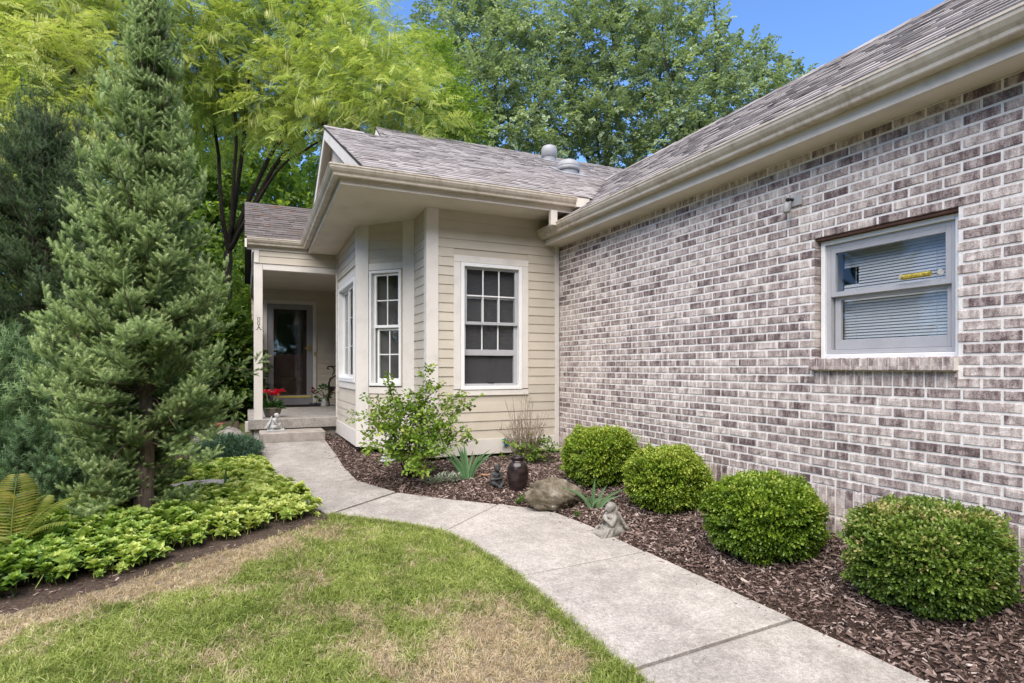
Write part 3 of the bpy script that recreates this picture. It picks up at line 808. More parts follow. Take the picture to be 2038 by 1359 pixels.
# ------------------------------------------------------------------ porch
MB().box(.05, 2.0, 9.86, 13.3, .485, .64).build('porch_floor', M_CONC, house, bev=.006)
MB().box(.1, 2.0, 9.97, 13.3, .2, .484).build('porch_base', M_STEP, house)
MB().box(.005, .12, 9.99, 10.1, .44, .6).build('skirt_board', M_TRIM, house, bev=.003)
trims('porch_post', WPF, [(0, .128, -.13, 0, .215, 3.085)], M_TRIM, None, .006)
trims('beam', WPF, [(.13, 1.255, -.13, .0, 2.985, 3.082)], M_TRIM)
pw = backing('beam_wall', WPF, .0, 1.262, 3.083, 3.3, None, .12)
siding(pw, WPF, .075, 1.26, 3.084, 3.29, zref=3.084)
trims('corner_board', WPF, [(0, .073, .0, .021, 3.087, 3.288)])
mb = MB().box(.13, .25, 10.09, 13.3, 2.985, 3.3)
mb.build('beam', M_TRIM, house)
MB().box(.11, .129, 10.09, 13.35, 2.9, 3.28).build('fascia', paint('trim_shade_tint', (.10, .085, .07)), house)  # west side board; the beam's shade is put into its dark colour
MB().box(.25, 2.0, 10.09, 13.3, 3.10, 3.12).build('porch_ceiling', M_SOFF, house)
pb = backing('siding_wall', WPB, 0, 2.4, .5, 3.3, (.30, 1.21, .64, 2.80))
siding(pb, WPB, .0, 2.0, .64, 3.1, [(.225, 1.29, .6, 2.885)], zref=.64)
pr = backing('siding_wall', WPR, -.1, 3.25, .5, 3.3)
siding(pr, WPR, .0, 3.25, .64, 3.1, zref=.64)
MB().box(1.40, 2.1, 9.945, 10.05, .38, 3.3).build('siding_wall', M_SIDE, house)
# door
trims('door_casing', WPB, [(.228, .30, 0, .03, .64, 2.88), (1.215, 1.287, 0, .03, .64, 2.88), (.30, 1.215, 0, .03, 2.80, 2.88)], M_TRIM)
door = trims('storm_door', WPB, [(.305, .425, -.03, .012, .65, 2.795), (1.09, 1.21, -.03, .012, .65, 2.795), (.425, 1.09, -.03, .012, 2.69, 2.795), (.425, 1.09, -.03, .012, .65, .855)], M_STORM, house, .004)
trims('door_sweep', WPB, [(.44, 1.17, .0125, .022, .80, .842)], M_STRIP, door, 0)
MB().raw([WPB(.425, -.012, .855), WPB(1.09, -.012, .855), WPB(1.09, -.0125, 2.69), WPB(.425, -.0115, 2.69)], [(0, 1, 2, 3)]).build('pane', M_GLASS, door)
mb = MB(); hz = 1.86
mb.tube([WPB(1.145, .012, hz), WPB(1.145, .06, hz), WPB(1.04, .065, hz + .004)], .012)
mb.wbox(WPB, 1.125, 1.165, .0125, .018, hz - .09, hz + .09)
mb.build('handle', M_BRASS, door)
inner = trims('front_door', WPB, [(.30, .50, -.115, -.07, .64, 2.80), (1.03, 1.21, -.115, -.07, .64, 2.80), (.50, 1.03, -.115, -.07, 2.60, 2.80), (.50, 1.03, -.115, -.07, .64, 1.72)], M_DOOR, house, .005)
for r in ((.56, .745, .78, 1.15), (.785, .97, .78, 1.15), (.56, .97, 1.25, 1.62)):
    trims('door_panel', WPB, [(r[0], r[1], -.07, -.058, r[2], r[3])], M_DOOR, inner, .006)
MB().raw([WPB(.50, -.09, 1.72), WPB(1.03, -.09, 1.72), WPB(1.03, -.0915, 2.60), WPB(.50, -.0885, 2.60)], [(0, 1, 2, 3)]).build('pane', M_GLASS, inner)
room(WPB, .30, 1.21, .64, 2.80, 1.2)
trims('doorbell', WPB, [(1.235, 1.265, .03, .045, 1.70, 1.78)], M_BRASS, None, .003)

# ------------------------------------------------------------------ gable end above the bay
XG = 1.30
GY, GZ = 9.53, 5.22
gm = MB()
def rk(Y): return GZ - .5 * abs(Y - GY)
gw = MB().prism([(XG, 6.55, 3.42), (XG, 12.5, 3.42), (XG, 12.5, rk(12.5) - .06), (XG, GY, GZ - .06), (XG, 6.55, rk(6.55) - .06)], (.1, 0, 0)).build('gable_wall', M_SIDE, house)
for k in range(38):
    y = 6.66 + k * .15
    if rk(y) - 3.5 > .1: MB().box(XG - .02, XG - .001, y - .02, y + .02, 3.45, rk(y) - .09).build('batten', M_TRIM, gw)
for y1 in (6.36, 12.7):
    s = 1 if y1 > GY else -1
    P = [(1.135, GY, GZ - .015), (1.135, y1, rk(y1) - .015), (1.135, y1, rk(y1) - .20), (1.135, GY, GZ - .20)]
    MB().prism(P, (.03, 0, 0)).build('rake_board', M_TRIM, house)
    P = [(1.166, GY, GZ - .10), (1.166, y1, rk(y1) - .10), (1.166, y1, rk(y1) - .12), (1.166, GY, GZ - .12)]
    MB().prism(P, (.133, 0, 0)).build('rake_soffit', M_SOFF, house)
MB().box(.945, 1.30, 6.34, 9.98, 3.50, 3.512).build('return_flashing', M_DECK, house)

# ------------------------------------------------------------------ brick wall
wall_brick = MB()
hy0, hy1, hz0, hz1 = 2.03, 2.965, 1.515, 2.394
for y0, y1, z0, z1 in ((hy1 + .010, 6.805, .05, 3.2), (-3.5, hy0 - .010, .05, 3.2), (hy0 - .010, hy1 + .010, .05, 1.43), (hy0 - .010, hy1 + .010, hz1 + .006, 3.2)):
    wall_brick.box(XB + .0055, XB + .12, y0, y1, z0, z1)
wall_brick = wall_brick.build('brick_wall', M_MORTAR, house)

def brickvar(seed, tone):
    r = random.Random(seed)
    j = lambda a: r.uniform(-a, a)
    c = .0035
    # unit brick: x depth 0..1 (front at 0), y,z centred -.5..+.5, chamfers given in unit space for a stretcher
    cy, cz = c / .193, c / .058
    V = [(1, -.5, -.5), (1, .5, -.5), (1, .5, .5), (1, -.5, .5), (.05, -.5, -.5), (.05, .5, -.5), (.05, .5, .5), (.05, -.5, .5)]
    V += [(j(.018), -.5 + cy, -.5 + cz), (j(.018), -.2 + j(.1), -.5 + cz), (j(.018), .2 + j(.1), -.5 + cz), (j(.018), .5 - cy, -.5 + cz),
          (j(.018), .5 - cy, .5 - cz), (j(.018), .2 + j(.1), .5 - cz), (j(.018), -.2 + j(.1), .5 - cz), (j(.018), -.5 + cy, .5 - cz)]
    V += [(j(.025), -.2 + j(.1), j(.15)), (j(.025), .2 + j(.1), j(.15))]
    Fs = [(0, 4, 7, 3), (1, 2, 6, 5), (0, 1, 5, 4), (3, 7, 6, 2),
          (4, 5, 11, 10, 9, 8), (5, 6, 12, 11), (6, 7, 15, 14, 13, 12), (7, 4, 8, 15),
          (8, 9, 16, 15), (9, 10, 17, 16), (10, 11, 12, 17), (17, 12, 13), (16, 17, 13, 14), (16, 14, 15)]
    Fs = [f[::-1] for f in Fs]
    return np.array(V), Fs, tone
BV = [brickvar(k, (.30, .58, .66, .38, .60, .68, .54, .33, .62, .58, .44, .66, .36, .58, .54, .70, .32, .62, .64, .40, .58, .66, .48, .38)[k]) for k in range(24)]
BME = [mkmesh('brick', V, Fs, M_BRICK, fattr={'tone': [t] * len(Fs)}) for V, Fs, t in BV]
bricks = []   # (yc, zc, ly, lz, xfront, depth)
CH = .0664; JO = .0148
rows = 0
def course(z0, z1, off, row):
    y = 6.795 - off
    first = True
    while y > -3.4:
        L = .200
        y1 = y; y0 = y - L + JO
        if first and off > 0: pass
        segs = [(y0, y1)]
        if z1 > 1.345 and z0 < hz1 - .003:
            lo, hi = hy0 - .004, hy1 + .004
            if y0 < hi and y1 > lo:
                segs = []
                if y1 > hi + .02: segs.append((hi, y1))
                if y0 < lo - .02: segs.append((y0, lo))
        for a, b in segs: bricks.append(((a + b) / 2, (z0 + z1) / 2, b - a, z1 - z0, XB + random.uniform(-.0015, .0015), .09))
        y -= L; first = False
    if off > 0: bricks.append((6.795 - off / 2 + JO / 2, (z0 + z1) / 2, off - JO, z1 - z0, XB, .09))
z = .603; r_ = 0
while z < 3.06:
    course(z, min(z + CH - JO, 3.056), (0, .1)[r_ % 2], r_); z += CH; r_ += 1
for zz in (.395, .187):
    y = 6.795
    while y > -3.4:
        bricks.append((y - .0285, zz + .0985, .057, .197, XB + random.uniform(-.0015, .0015), .09)); y -= .0677
y = hy1 + .03
nsl = 15; pw_ = (hy1 - hy0 + .035) / nsl
for k in range(nsl):
    yc = hy1 + .022 - (k + .5) * pw_
    bricks.append((yc, 1.472, pw_ - .010, .085, XB - .045, .14))
    bricks.append((yc, 1.376, pw_ - .011, .098, XB + .002, .09))
MB().box(XB - .036, XB + .10, hy0 - .01, hy1 + .02, 1.434, 1.508).build('sill_mortar', M_MORTAR, wall_brick)
bricks = [b for b in bricks if b[2] > .015]

def unit_join(items, variants, name, mat, parent):
    """many placed copies of small variant meshes as one mesh (triangles from fans)"""
    Vs, Fs, Ts = [], [], []; base = 0
    for M, k in items:
        V, F_, t = variants[k]
        Vw = V @ np.array(M)[:3, :3].T + np.array(M)[:3, 3]
        Vs.append(Vw)
        for f in F_:
            Fs.append(tuple(base + i for i in f)); Ts.append(t)
        base += len(V)
    o = add(name, mkmesh(name, np.vstack(Vs), Fs, mat, fattr={'tone': Ts}), parent)
    return tag(o, kind='stuff')

def split_by_size(cands, n):
    """cands: (matrix, variant, corner points) -> the n that show largest in the photo and the rest"""
    sc = []
    for M, k, P in cands:
        uv, d = proj(P)
        c = uv.mean(0)
        inside = (-40 < c[0] < 2078) and (-40 < c[1] < 1399) and d.min() > .3
        a = abs((uv[2] - uv[0])[0] * (uv[3] - uv[1])[1] - (uv[2] - uv[0])[1] * (uv[3] - uv[1])[0]) / 2
        sc.append(a if inside else 0)
    order = np.argsort(-np.array(sc))
    return [cands[i] for i in order[:n]], [cands[i] for i in order[n:]]

cands = []
for yc, zc, ly, lz, xf, dp in bricks:
    M = Matrix.Translation((xf, yc, zc)) @ Matrix.Diagonal((dp, ly, lz, 1))
    P = np.array([(xf, yc - ly / 2, zc - lz / 2), (xf, yc + ly / 2, zc - lz / 2), (xf, yc + ly / 2, zc + lz / 2), (xf, yc - ly / 2, zc + lz / 2)])
    kv = random.randrange(24)
    if lz < .11 and lz > .07: kv = random.choice((1, 4, 8, 9, 13, 14, 20, 22))
    cands.append((M, kv, P))
near, rest = split_by_size(cands, 300)
for M, k, P in near:
    o = bpy.data.objects.new('brick', BME[k]); COL.objects.link(o); o.parent = wall_brick; o.matrix_basis = M
unit_join([(M, k) for M, k, P in rest], BV, 'brickwork', M_BRICK, wall_brick)

# --- window in the brick wall
WR_ = Wall((3.884, hy1), (0, -1), (-1, 0))          # s runs towards the camera from the far jamb
Lw = hy1 - hy0
win = trims('window', WR_, frame4(WR_, .004, Lw - .004, 1.512, 2.374, .032, -.06, .02), M_VINYL, house, .004)
win['label'] = 'white framed sash window with grey blinds set in the brick wall'
trims('lintel', WR_, [(-.002, Lw + .002, -.05, .06, 2.376, 2.393)], M_BROWN, win, 0)
trims('inner_frame', WR_, frame4(WR_, .037, Lw - .037, 1.546, 2.340, .03, -.06, -.004), M_SASH, win, .002)
sash(WR_, win, .068, Lw - .068, 1.96, 2.312, .034, -.006, 1, 1, .034, .036, M_SASH)
sash(WR_, win, .078, Lw - .068, 1.578, 1.968, .042, -.038, 1, 1, .07, .03, M_SASH)
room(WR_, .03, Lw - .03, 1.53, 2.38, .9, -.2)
trims('jamb_return', WR_, [(-.012, .03, -.2, -.061, 1.5, 2.39), (Lw - .03, Lw + .012, -.2, -.061, 1.5, 2.39), (.03, Lw - .03, -.2, -.061, 2.37, 2.39), (.03, Lw - .03, -.2, -.061, 1.5, 1.53)], M_SASH, win, 0)
blind = trims('window_blind', WR_, [(.10, Lw - .10, -.125, -.085, 2.315, 2.345)], M_BLIND, house)
blind['label'] = 'grey slatted blind with a gap torn in its lower left corner'
k = 0; zz = 2.305
while zz > 1.60:
    s0 = .215 if 2.045 < zz < 2.165 else .105
    tl = .0098
    dz = random.uniform(-.0008, .0008)
    P = [WR_(s0, -.098, zz - tl + dz), WR_(s0, -.106, zz + tl), WR_(s0, -.1068, zz + tl - .0005), WR_(s0, -.0988, zz - tl - .0005 + dz)]
    MB().prism(P, Vector(WR_(Lw - .105, 0, 0)) - Vector(WR_(s0, 0, 0))).build('slat', M_BLIND, blind)
    zz -= .0205; k += 1
for s_ in (.2, Lw - .2):
    MB().tube([WR_(s_, -.094, 2.31), WR_(s_, -.094, 1.6)], .0012, 4).build('ladder_cord', M_BLIND, blind)

# ------------------------------------------------------------------ roofs
def svar(seed, tone, th):
    r = random.Random(seed); j = lambda a: r.uniform(-a, a)
    V = [(0 + j(.01), 0, 0), (1, 0, 0), (1, 1, 0), (0, 1, 0), (0 + j(.012), j(.03), th), (1 + j(.012), j(.03), th), (1, 1, .0006), (0, 1, .0006), (.5, j(.03), th * r.uniform(.85, 1.15))]
    Fs = [(0, 3, 7, 4), (1, 5, 6, 2), (0, 4, 8, 5, 1), (4, 7, 6, 5, 8)]
    return np.array(V), Fs, tone
SV = [svar(k, float(np.clip(.55 + .11 * math.sin(k * 2.399), .12, .9)), .007 + .006 * (k % 2)) for k in range(20)]
SME = {id(mt): [mkmesh('shingle', V, Fs, mt, fattr={'tone': [t] * len(Fs)}) for V, Fs, t in SV] for mt in (M_SHING, M_SHINGP)}
allsh = []
def roofplane(O, U, Sd, poly, mat, expo=.143, name='roof', th=.03):
    """O origin on the eave, U unit along the eave, Sd unit up the slope, poly in (u, s)"""
    O, U, Sd = Vector(O), Vector(U).normalized(), Vector(Sd).normalized()
    N = U.cross(Sd)
    if N.z < 0: N = -N
    P3 = [O + U * a + Sd * b - N * .003 for a, b in poly]
    deck = MB().prism(P3, -N * th).build(name, M_DECK, house)
    R = Matrix((U, Sd, N)).transposed().to_4x4()
    s = min(b for a, b in poly); smax = max(b for a, b in poly); row = 0
    while s < smax - .02:
        sm = min(s + expo * .5, smax - .005); xs = []
        for (a0, b0), (a1, b1) in zip(poly, poly[1:] + poly[:1]):
            if (b0 > sm) != (b1 > sm): xs.append(a0 + (sm - b0) * (a1 - a0) / (b1 - b0))
        xs.sort()
        for u0, u1 in zip(xs[::2], xs[1::2]):
            u = u0 - random.uniform(0, .15) if u1 - u0 > .5 else u0
            first = True
            while u < u1 - .02:
                L = random.choice((.09, .12, .15, .18, .22, .26)); a = max(u, u0); b = min(u + L, u1)
                if b - a > .02:
                    hgt = min(expo + .012, smax - s)
                    M = Matrix.Translation(O + U * a + Sd * s) @ R @ Matrix.Diagonal((b - a - .003, hgt, 1, 1))
                    Q = np.array([M @ Vector(c) for c in ((0, 0, 0), (1, 0, 0), (1, 1, 0), (0, 1, 0))])
                    allsh.append((M, random.randrange(20), Q, deck, mat))
                u += L
        s += expo; row += 1
    return deck
pm = 1 / math.hypot(1, .667)
# main roof over the brick wing: eave X 3.49, ridge X 5.7 z 4.72
ev = 3.235
def um(Y): return Y                         # u measured along +Y
def sm_(X): return (X - 3.49) / pm
val = lambda Y: 3.49 + (3.55 - ev + .5 * (Y - 6.18)) / .667
yr = 6.18 + (ev + .667 * (5.7 - 3.49) - 3.55) / .5
roofplane((3.49, 0, ev), (0, 1, 0), (pm, 0, .667 * pm), [(-3.5, 0), (6.8, 0), (6.8, sm_(val(6.8))), (yr, sm_(5.7)), (-3.5, sm_(5.7))], M_SHING)
MB().prism([(5.7, -3.5, 4.71), (5.7, yr + .6, 4.71), (8.2, yr + .6, 3.05), (8.2, -3.5, 3.05)], (0, 0, -.03)).build('roof', M_DECK, house)
# front roof: eave Y 6.18 z 3.55, upper ridge Y 10.9
pf = 1 / math.hypot(1, .5)
sf = lambda Y: (Y - 6.19) / pf
roofplane((0, 6.19, 3.553), (1, 0, 0), (0, pf, .5 * pf),
          [(1.13, 0), (val(6.19), 0), (5.7, sf(yr)), (9.5, sf(yr)), (9.5, sf(10.9)), (2.22, sf(10.9)), (2.02, sf(GY)), (1.13, sf(GY))], M_SHING)
roofplane((0, GY + (GY - 6.19), 3.553), (1, 0, 0), (0, -pf, .5 * pf), [(1.13, 0), (2.05, 0), (2.05, sf(GY)), (1.13, sf(GY))], M_SHING, name='roof')
MB().prism([(2.2, 10.9, 5.9), (9.5, 10.9, 5.9), (9.5, 15.5, 3.6), (2.2, 15.5, 3.6)], (0, 0, -.03)).build('roof', M_DECK, house)
MB().prism([(2.03, 9.55, 5.2), (2.21, 10.88, 5.86), (2.21, 12.2, 5.2)], (.05, 0, 0)).build('gable_wall', M_TRIM, house)
# porch roof: eave Y 9.81, ridge Y 12
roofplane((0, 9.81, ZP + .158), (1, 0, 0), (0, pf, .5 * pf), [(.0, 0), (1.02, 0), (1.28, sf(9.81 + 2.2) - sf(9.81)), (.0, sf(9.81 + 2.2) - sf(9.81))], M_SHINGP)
zr = ZP + .158 + 1.1
MB().prism([(.0, 12.0, zr), (1.3, 12.0, zr), (1.3, 14.4, zr - 1.2), (.0, 14.4, zr - 1.2)], (0, 0, -.03)).build('roof', M_DECK, house)
MB().prism([(.13, 9.97, ZP), (.13, 12.0, zr - .06), (.13, 14.3, ZP)], (.05, 0, 0)).build('gable_wall', M_SIDE, house)
MB().prism([(.0, 9.82, ZP + .14), (.0, 12.0, zr - .02), (.0, 12.0, zr - .16), (.0, 9.82, ZP + .0)], (.03, 0, 0)).build('rake_board', M_TRIM, house)
# ridge caps
for a, b in (((2.22, 10.9, 5.905), (9.5, 10.9, 5.905)), ((5.7, -3.5, 4.712), (5.7, yr + .1, 4.712)), ((1.13, GY, GZ + .008), (2.03, GY, GZ + .008))):
    a, b = Vector(a), Vector(b); n = int((b - a).length / .3); d = (b - a).normalized(); sd = d.cross(Vector((0, 0, 1)))
    for i in range(n):
        p = a + d * (i * .3); e = p + d * .31
        mb = MB(); sl = .5 if abs(d.x) > .5 else .667
        mb.raw([p + sd * .13 - Vector((0, 0, .13 * sl)), p + Vector((0, 0, .022)), p - sd * .13 - Vector((0, 0, .13 * sl)), e + sd * .13 - Vector((0, 0, .13 * sl - .008)), e + Vector((0, 0, .012)), e - sd * .13 - Vector((0, 0, .13 * sl - .008))],
               [(0, 1, 4, 3), (1, 2, 5, 4), (0, 2, 1)], random.uniform(.2, .6))
        mb.build('ridge_cap', M_SHING, house)
near, rest = [], []
uvs = [(M, k, P) for M, k, P, d, mt in allsh]
idx = {id(u[0]): i for i, u in enumerate(uvs)}
nr, rs = split_by_size(uvs, 300)
for M, k, P in nr:
    _, _, _, dk, mt = allsh[idx[id(M)]]
    o = bpy.data.objects.new('shingle', SME[id(mt)][k]); COL.objects.link(o); o.parent = dk; o.matrix_basis = M
groups = {}
for M, k, P in rs:
    _, _, _, dk, mt = allsh[idx[id(M)]]
    groups.setdefault((dk.name, id(mt)), (dk, mt, []))[2].append((M, k))
for dk, mt, it in groups.values(): unit_join(it, SV, 'shingle_field', mt, dk)

# ------------------------------------------------------------------ roof vents (domes on collars)
def vent(x, y, r, h, lab, prof):
    z = 3.553 + .5 * (y - 6.19)
    t = empty('roof_vent', (x, y, z), lab, 'roof vent', 'round vents on the front roof')
    MB().prism([(x - r * 1.25, y - r * 1.4, z - .5 * r * 1.4 + .012), (x + r * 1.25, y - r * 1.4, z - .5 * r * 1.4 + .012), (x + r * 1.25, y + r * 1.4, z + .5 * r * 1.4 + .012), (x - r * 1.25, y + r * 1.4, z + .5 * r * 1.4 + .012)], (0, 0, .008)).build('flange', M_VENT, t)
    MB().lathe([(r * .84, -.12), (r * .84, h * .45)], (x, y, z), 24).build('collar', M_VENT, t, True)
    MB().lathe([(r * a, h * b) for a, b in prof], (x, y, z), 28).build('hood', M_VENT, t, True)
vent(5.50, 10.22, .16, .29, 'taller round grey roof vent standing nearest the roof ridge', [(.86, .15), (1, .2), (1, .62), (.96, .74), (.8, .9), (.5, .98), (0, 1.0)])
vent(5.03, 8.66, .2, .215, 'wide domed grey roof vent lower down by the valley', [(.9, .05), (1, .08), (1, .28), (.97, .32), (1.0, .36), (1, .44), (.93, .62), (.74, .82), (.42, .95), (0, 1.0)])
# ================================================================== FOLIAGE TOOLS
TEMPL = {}
def template(name, mbs, mat):
    """leaf sprays kept as unlinked objects; plants place many of them with geometry nodes"""
    out = []
    for mb in mbs:
        o = bpy.data.objects.new(name, mb.mesh(name, mat)); out.append(o)
    TEMPL[name] = out
    return out

GROUPS = {}
def nodegroup(templ):
    key = id(templ)
    if key in GROUPS: return GROUPS[key]
    ng = bpy.data.node_groups.new('leaf_scatter', 'GeometryNodeTree')
    ng.interface.new_socket('Geometry', in_out='INPUT', socket_type='NodeSocketGeometry')
    ng.interface.new_socket('Geometry', in_out='OUTPUT', socket_type='NodeSocketGeometry')
    N = ng.nodes; L = ng.links
    gi = N.new('NodeGroupInput'); go = N.new('NodeGroupOutput'); ip = N.new('GeometryNodeInstanceOnPoints'); g2 = N.new('GeometryNodeGeometryToInstance')
    for o in templ:
        oi = N.new('GeometryNodeObjectInfo'); oi.inputs['Object'].default_value = o
        L.new(oi.outputs['Geometry'], g2.inputs[0])
    def na(name, typ):
        a = N.new('GeometryNodeInputNamedAttribute'); a.data_type = typ; a.inputs['Name'].default_value = name
        return a.outputs[0]
    L.new(gi.outputs[0], ip.inputs['Points']); L.new(g2.outputs[0], ip.inputs['Instance'])
    ip.inputs['Pick Instance'].default_value = True
    L.new(na('pick', 'INT'), ip.inputs['Instance Index'])
    e = N.new('FunctionNodeEulerToRotation'); L.new(na('rot', 'FLOAT_VECTOR'), e.inputs[0]); L.new(e.outputs[0], ip.inputs['Rotation'])
    L.new(na('scl', 'FLOAT'), ip.inputs['Scale']); L.new(ip.outputs[0], go.inputs[0])
    GROUPS[key] = ng
    return ng

def scatter(name, P, R, sc, tone, templ, parent=None, extra=None, loc=None, kind='stuff'):
    P = np.asarray(P, float)
    if loc is not None: P = P - np.asarray(loc)
    me = bpy.data.meshes.new(name); n = len(P)
    me.vertices.add(n); me.vertices.foreach_set('co', P.astype(np.float32).ravel())
    a = me.attributes.new('rot', 'FLOAT_VECTOR', 'POINT'); a.data.foreach_set('vector', np.asarray(R, np.float32).ravel())
    d = {'scl': np.broadcast_to(sc, n), 'tone': np.broadcast_to(tone, n)}; d.update(extra or {})
    for k, v in d.items():
        a = me.attributes.new(k, 'FLOAT', 'POINT'); a.data.foreach_set('value', np.ascontiguousarray(v, np.float32))
    a = me.attributes.new('pick', 'INT', 'POINT'); a.data.foreach_set('value', rng.integers(0, len(templ), n).astype(np.int32))
    o = add(name, me, parent, loc)
    md = o.modifiers.new('leaves', 'NODES'); md.node_group = nodegroup(templ)
    if kind: o['kind'] = kind
    return o

def rot_dir(D, spin):
    """euler that turns +X to D, rolled by spin"""
    D = np.asarray(D, float); D = D / np.linalg.norm(D, axis=-1, keepdims=True)
    return np.stack([np.broadcast_to(spin, len(D)), -np.arcsin(np.clip(D[:, 2], -1, 1)), np.arctan2(D[:, 1], D[:, 0])], -1)

def rdir(n):
    v = rng.normal(size=(n, 3)); return v / np.linalg.norm(v, axis=1, keepdims=True)

# --- spray templates, all growing along +X with +Z as their upper side
def t_spruce(L, k, seed, nd=50, w=.0062, nl=.0235):
    r = random.Random(seed); mb = MB()
    mb.tube([(0, 0, 0), (L * .5, 0, .004 * k), (L, 0, .012 * k)], [.003, .0025, .0012], 3, False)
    shoots = [((0, 0, 0), Vector((1, 0, .08 * k)), L)]
    for i in range(2):
        for s in (-1, 1):
            x = L * (.22 + .30 * i + r.uniform(-.05, .05)); a = math.radians(r.uniform(42, 66)) * s
            shoots.append(((x, 0, .006 * k), Vector((math.cos(a), math.sin(a), r.uniform(.0, .6))), L * (.60 - .12 * i) * r.uniform(.85, 1.15)))
    for p, d, ln in shoots:
        p = Vector(p); d.normalize(); a = d.orthogonal().normalized(); b = d.cross(a); n = int(nd * ln / .11)
        for i in range(n):
            f = (i + .5) / n; th = i * 2.399 + r.uniform(-.2, .2)
            rad = a * math.cos(th) + b * math.sin(th)
            if rad.z < -.3 and r.random() < .4: rad.z *= -.6
            q = p + d * ln * f; nd_ = (rad * 1.0 + d * (.35 + .75 * f ** 3)).normalized()
            lw = nl * (1.0 - .35 * max(0, f - .75) * 4)
            sd = nd_.cross(d).normalized() * w * .5
            mb.raw([q + sd, q + nd_ * lw, q - sd], [(0, 1, 2)], .05 + .95 * f ** 1.8)
    return mb
T_SPR = template('spruce_shoot', [t_spruce(.165, k, 3 + k) for k in (0, 1, 2, 3)], L_SPRUCE)
T_SPRD = template('dark_spruce_shoot', [t_spruce(.19, k, 13 + k, 30, .0056, .02) for k in (0, 1, 2)], L_SPRUCED)
def t_yew(seed):
    r = random.Random(seed); mb = MB()
    mb.tube([(0, 0, 0), (.2, 0, .01)], [.003, .0015], 3, False)
    for (p, d, ln) in [((0, 0, 0), Vector((1, 0, .05)), .2)] + [((.04 + .04 * i, 0, 0), Vector((1, (-1) ** i * r.uniform(.6, 1.), r.uniform(-.2, .4))), .1) for i in range(4)]:
        p = Vector(p); d.normalize(); a = d.orthogonal().normalized(); b = d.cross(a); n = int(220 * ln)
        for i in range(n):
            f = (i + .5) / n; th = i * 2.399; rad = a * math.cos(th) + b * math.sin(th); q_ = p + d * ln * f
            nd_ = (rad + d * .5).normalized(); sd = nd_.cross(d).normalized() * .0022
            mb.raw([q_ + sd, q_ + nd_ * .03, q_ - sd], [(0, 1, 2)], .25 + .6 * f)
    return mb
T_YEW = template('yew_sprig', [t_yew(1), t_yew(2)], L_YEW)
def t_locust(seed, droop):
    r = random.Random(seed); mb = MB()
    mb.tube([(0, 0, 0), (.25, 0, .0), (.5, 0, -.06 * droop)], [.004, .003, .0015], 3, False)
    for i in range(9):
        x = .06 + i * .053; s = (-1) ** i; a = math.radians(r.uniform(45, 75)) * s
        d = Vector((math.cos(a), math.sin(a), r.uniform(-.55, .15) - .4 * droop)).normalized(); ln = r.uniform(.13, .19); p = Vector((x, 0, -.06 * droop * (x / .5) ** 2))
        up = Vector((r.uniform(-.2, .2), r.uniform(-.2, .2), 1))
        sd = d.cross(up).normalized()
        tn = r.uniform(.25, .75)
        for k in range(6):
            q_ = p + d * ln * (k + .7) / 6.3
            for sg in (-1, 1):
                mb.leaflet(q_, sd * sg + d * .45 - Vector((0, 0, .25)), up, .045, .0185, tn + r.uniform(-.12, .12))
    return mb
T_LOC = template('locust_spray', [t_locust(1, 0), t_locust(2, .5), t_locust(3, 1), t_locust(4, 1.4)], L_LOCUST)
def t_tassel(seed):
    r = random.Random(seed); mb = MB()
    for i in range(16):
        y, x = r.uniform(-.07, .07), r.uniform(-.02, .12); L = r.uniform(.10, .26)
        mb.leaf((x, y, 0), Vector((.15 * r.uniform(-1, 1), .15 * r.uniform(-1, 1), -1)), (r.uniform(-1, 1), r.uniform(-1, 1), 0), L, .022, .1, r.uniform(.8, 1.0))
    return mb
T_TAS = template('locust_tassel', [t_tassel(1), t_tassel(2)], L_LOCUST)
def t_broad(seed, n, L, lw, leaf, spread=.75, twig=True):
    r = random.Random(seed); mb = MB()
    if twig: mb.tube([(0, 0, 0), (L, 0, .04 * L)], [L * .012, L * .005], 3, False)
    for i in range(n):
        f = (i + .7) / n; s = (-1) ** i; a = r.uniform(.35, 1.25) * s * spread if i < n - 1 else 0
        d = Vector((math.cos(a), math.sin(a), r.uniform(-.7, .45)))
        up = Vector((r.uniform(-.55, .55), r.uniform(-.55, .55), 1))
        p = Vector((L * f, 0, .04 * L * f)) + Vector((0, .12 * L * s * r.random(), r.uniform(-.12, .12) * L))
        mb.leaf(p, d, up, leaf * r.uniform(.7, 1.15), lw * r.uniform(.8, 1.15), .14, r.uniform(.2, .8), r.uniform(0, .35))
    return mb
T_MAP = template('maple_spray', [t_broad(k, 15, .46, .098, .118) for k in range(4)], L_MAPLE)
T_YNG = template('young_tree_spray', [t_broad(k + 20, 13, .42, .08, .12) for k in range(3)], L_YOUNG)
T_UND = template('understorey_spray', [t_broad(k + 30, 12, .42, .08, .115) for k in range(3)], L_UNDER)
def t_box(seed):
    r = random.Random(seed); mb = MB()
    for (y0, z0, sc_) in ((0, 0, 1), (.02, .012, .8), (-.02, -.004, .85)):
        for i in range(6):
            f = (i + .6) / 6
            for s in (-1, 1):
                a = s * r.uniform(.5, 1.0); tw = i * 1.57
                d = Vector((math.cos(a), math.sin(a) * math.cos(tw), math.sin(a) * math.sin(tw)))
                mb.leaf((.062 * f * sc_, y0 + .3 * y0 * f, z0 + .3 * z0 * f), d, (r.uniform(-.5, .5), r.uniform(-.5, .5), 1), .0175 * sc_, .0105, .12, .15 + .6 * f + r.uniform(-.15, .15))
    return mb
T_BOX = template('boxwood_sprig', [t_box(k) for k in range(4)], L_BOX)
T_BOXD = template('boxwood_sprig_dull', [t_box(k + 9) for k in range(4)], L_BOXD)
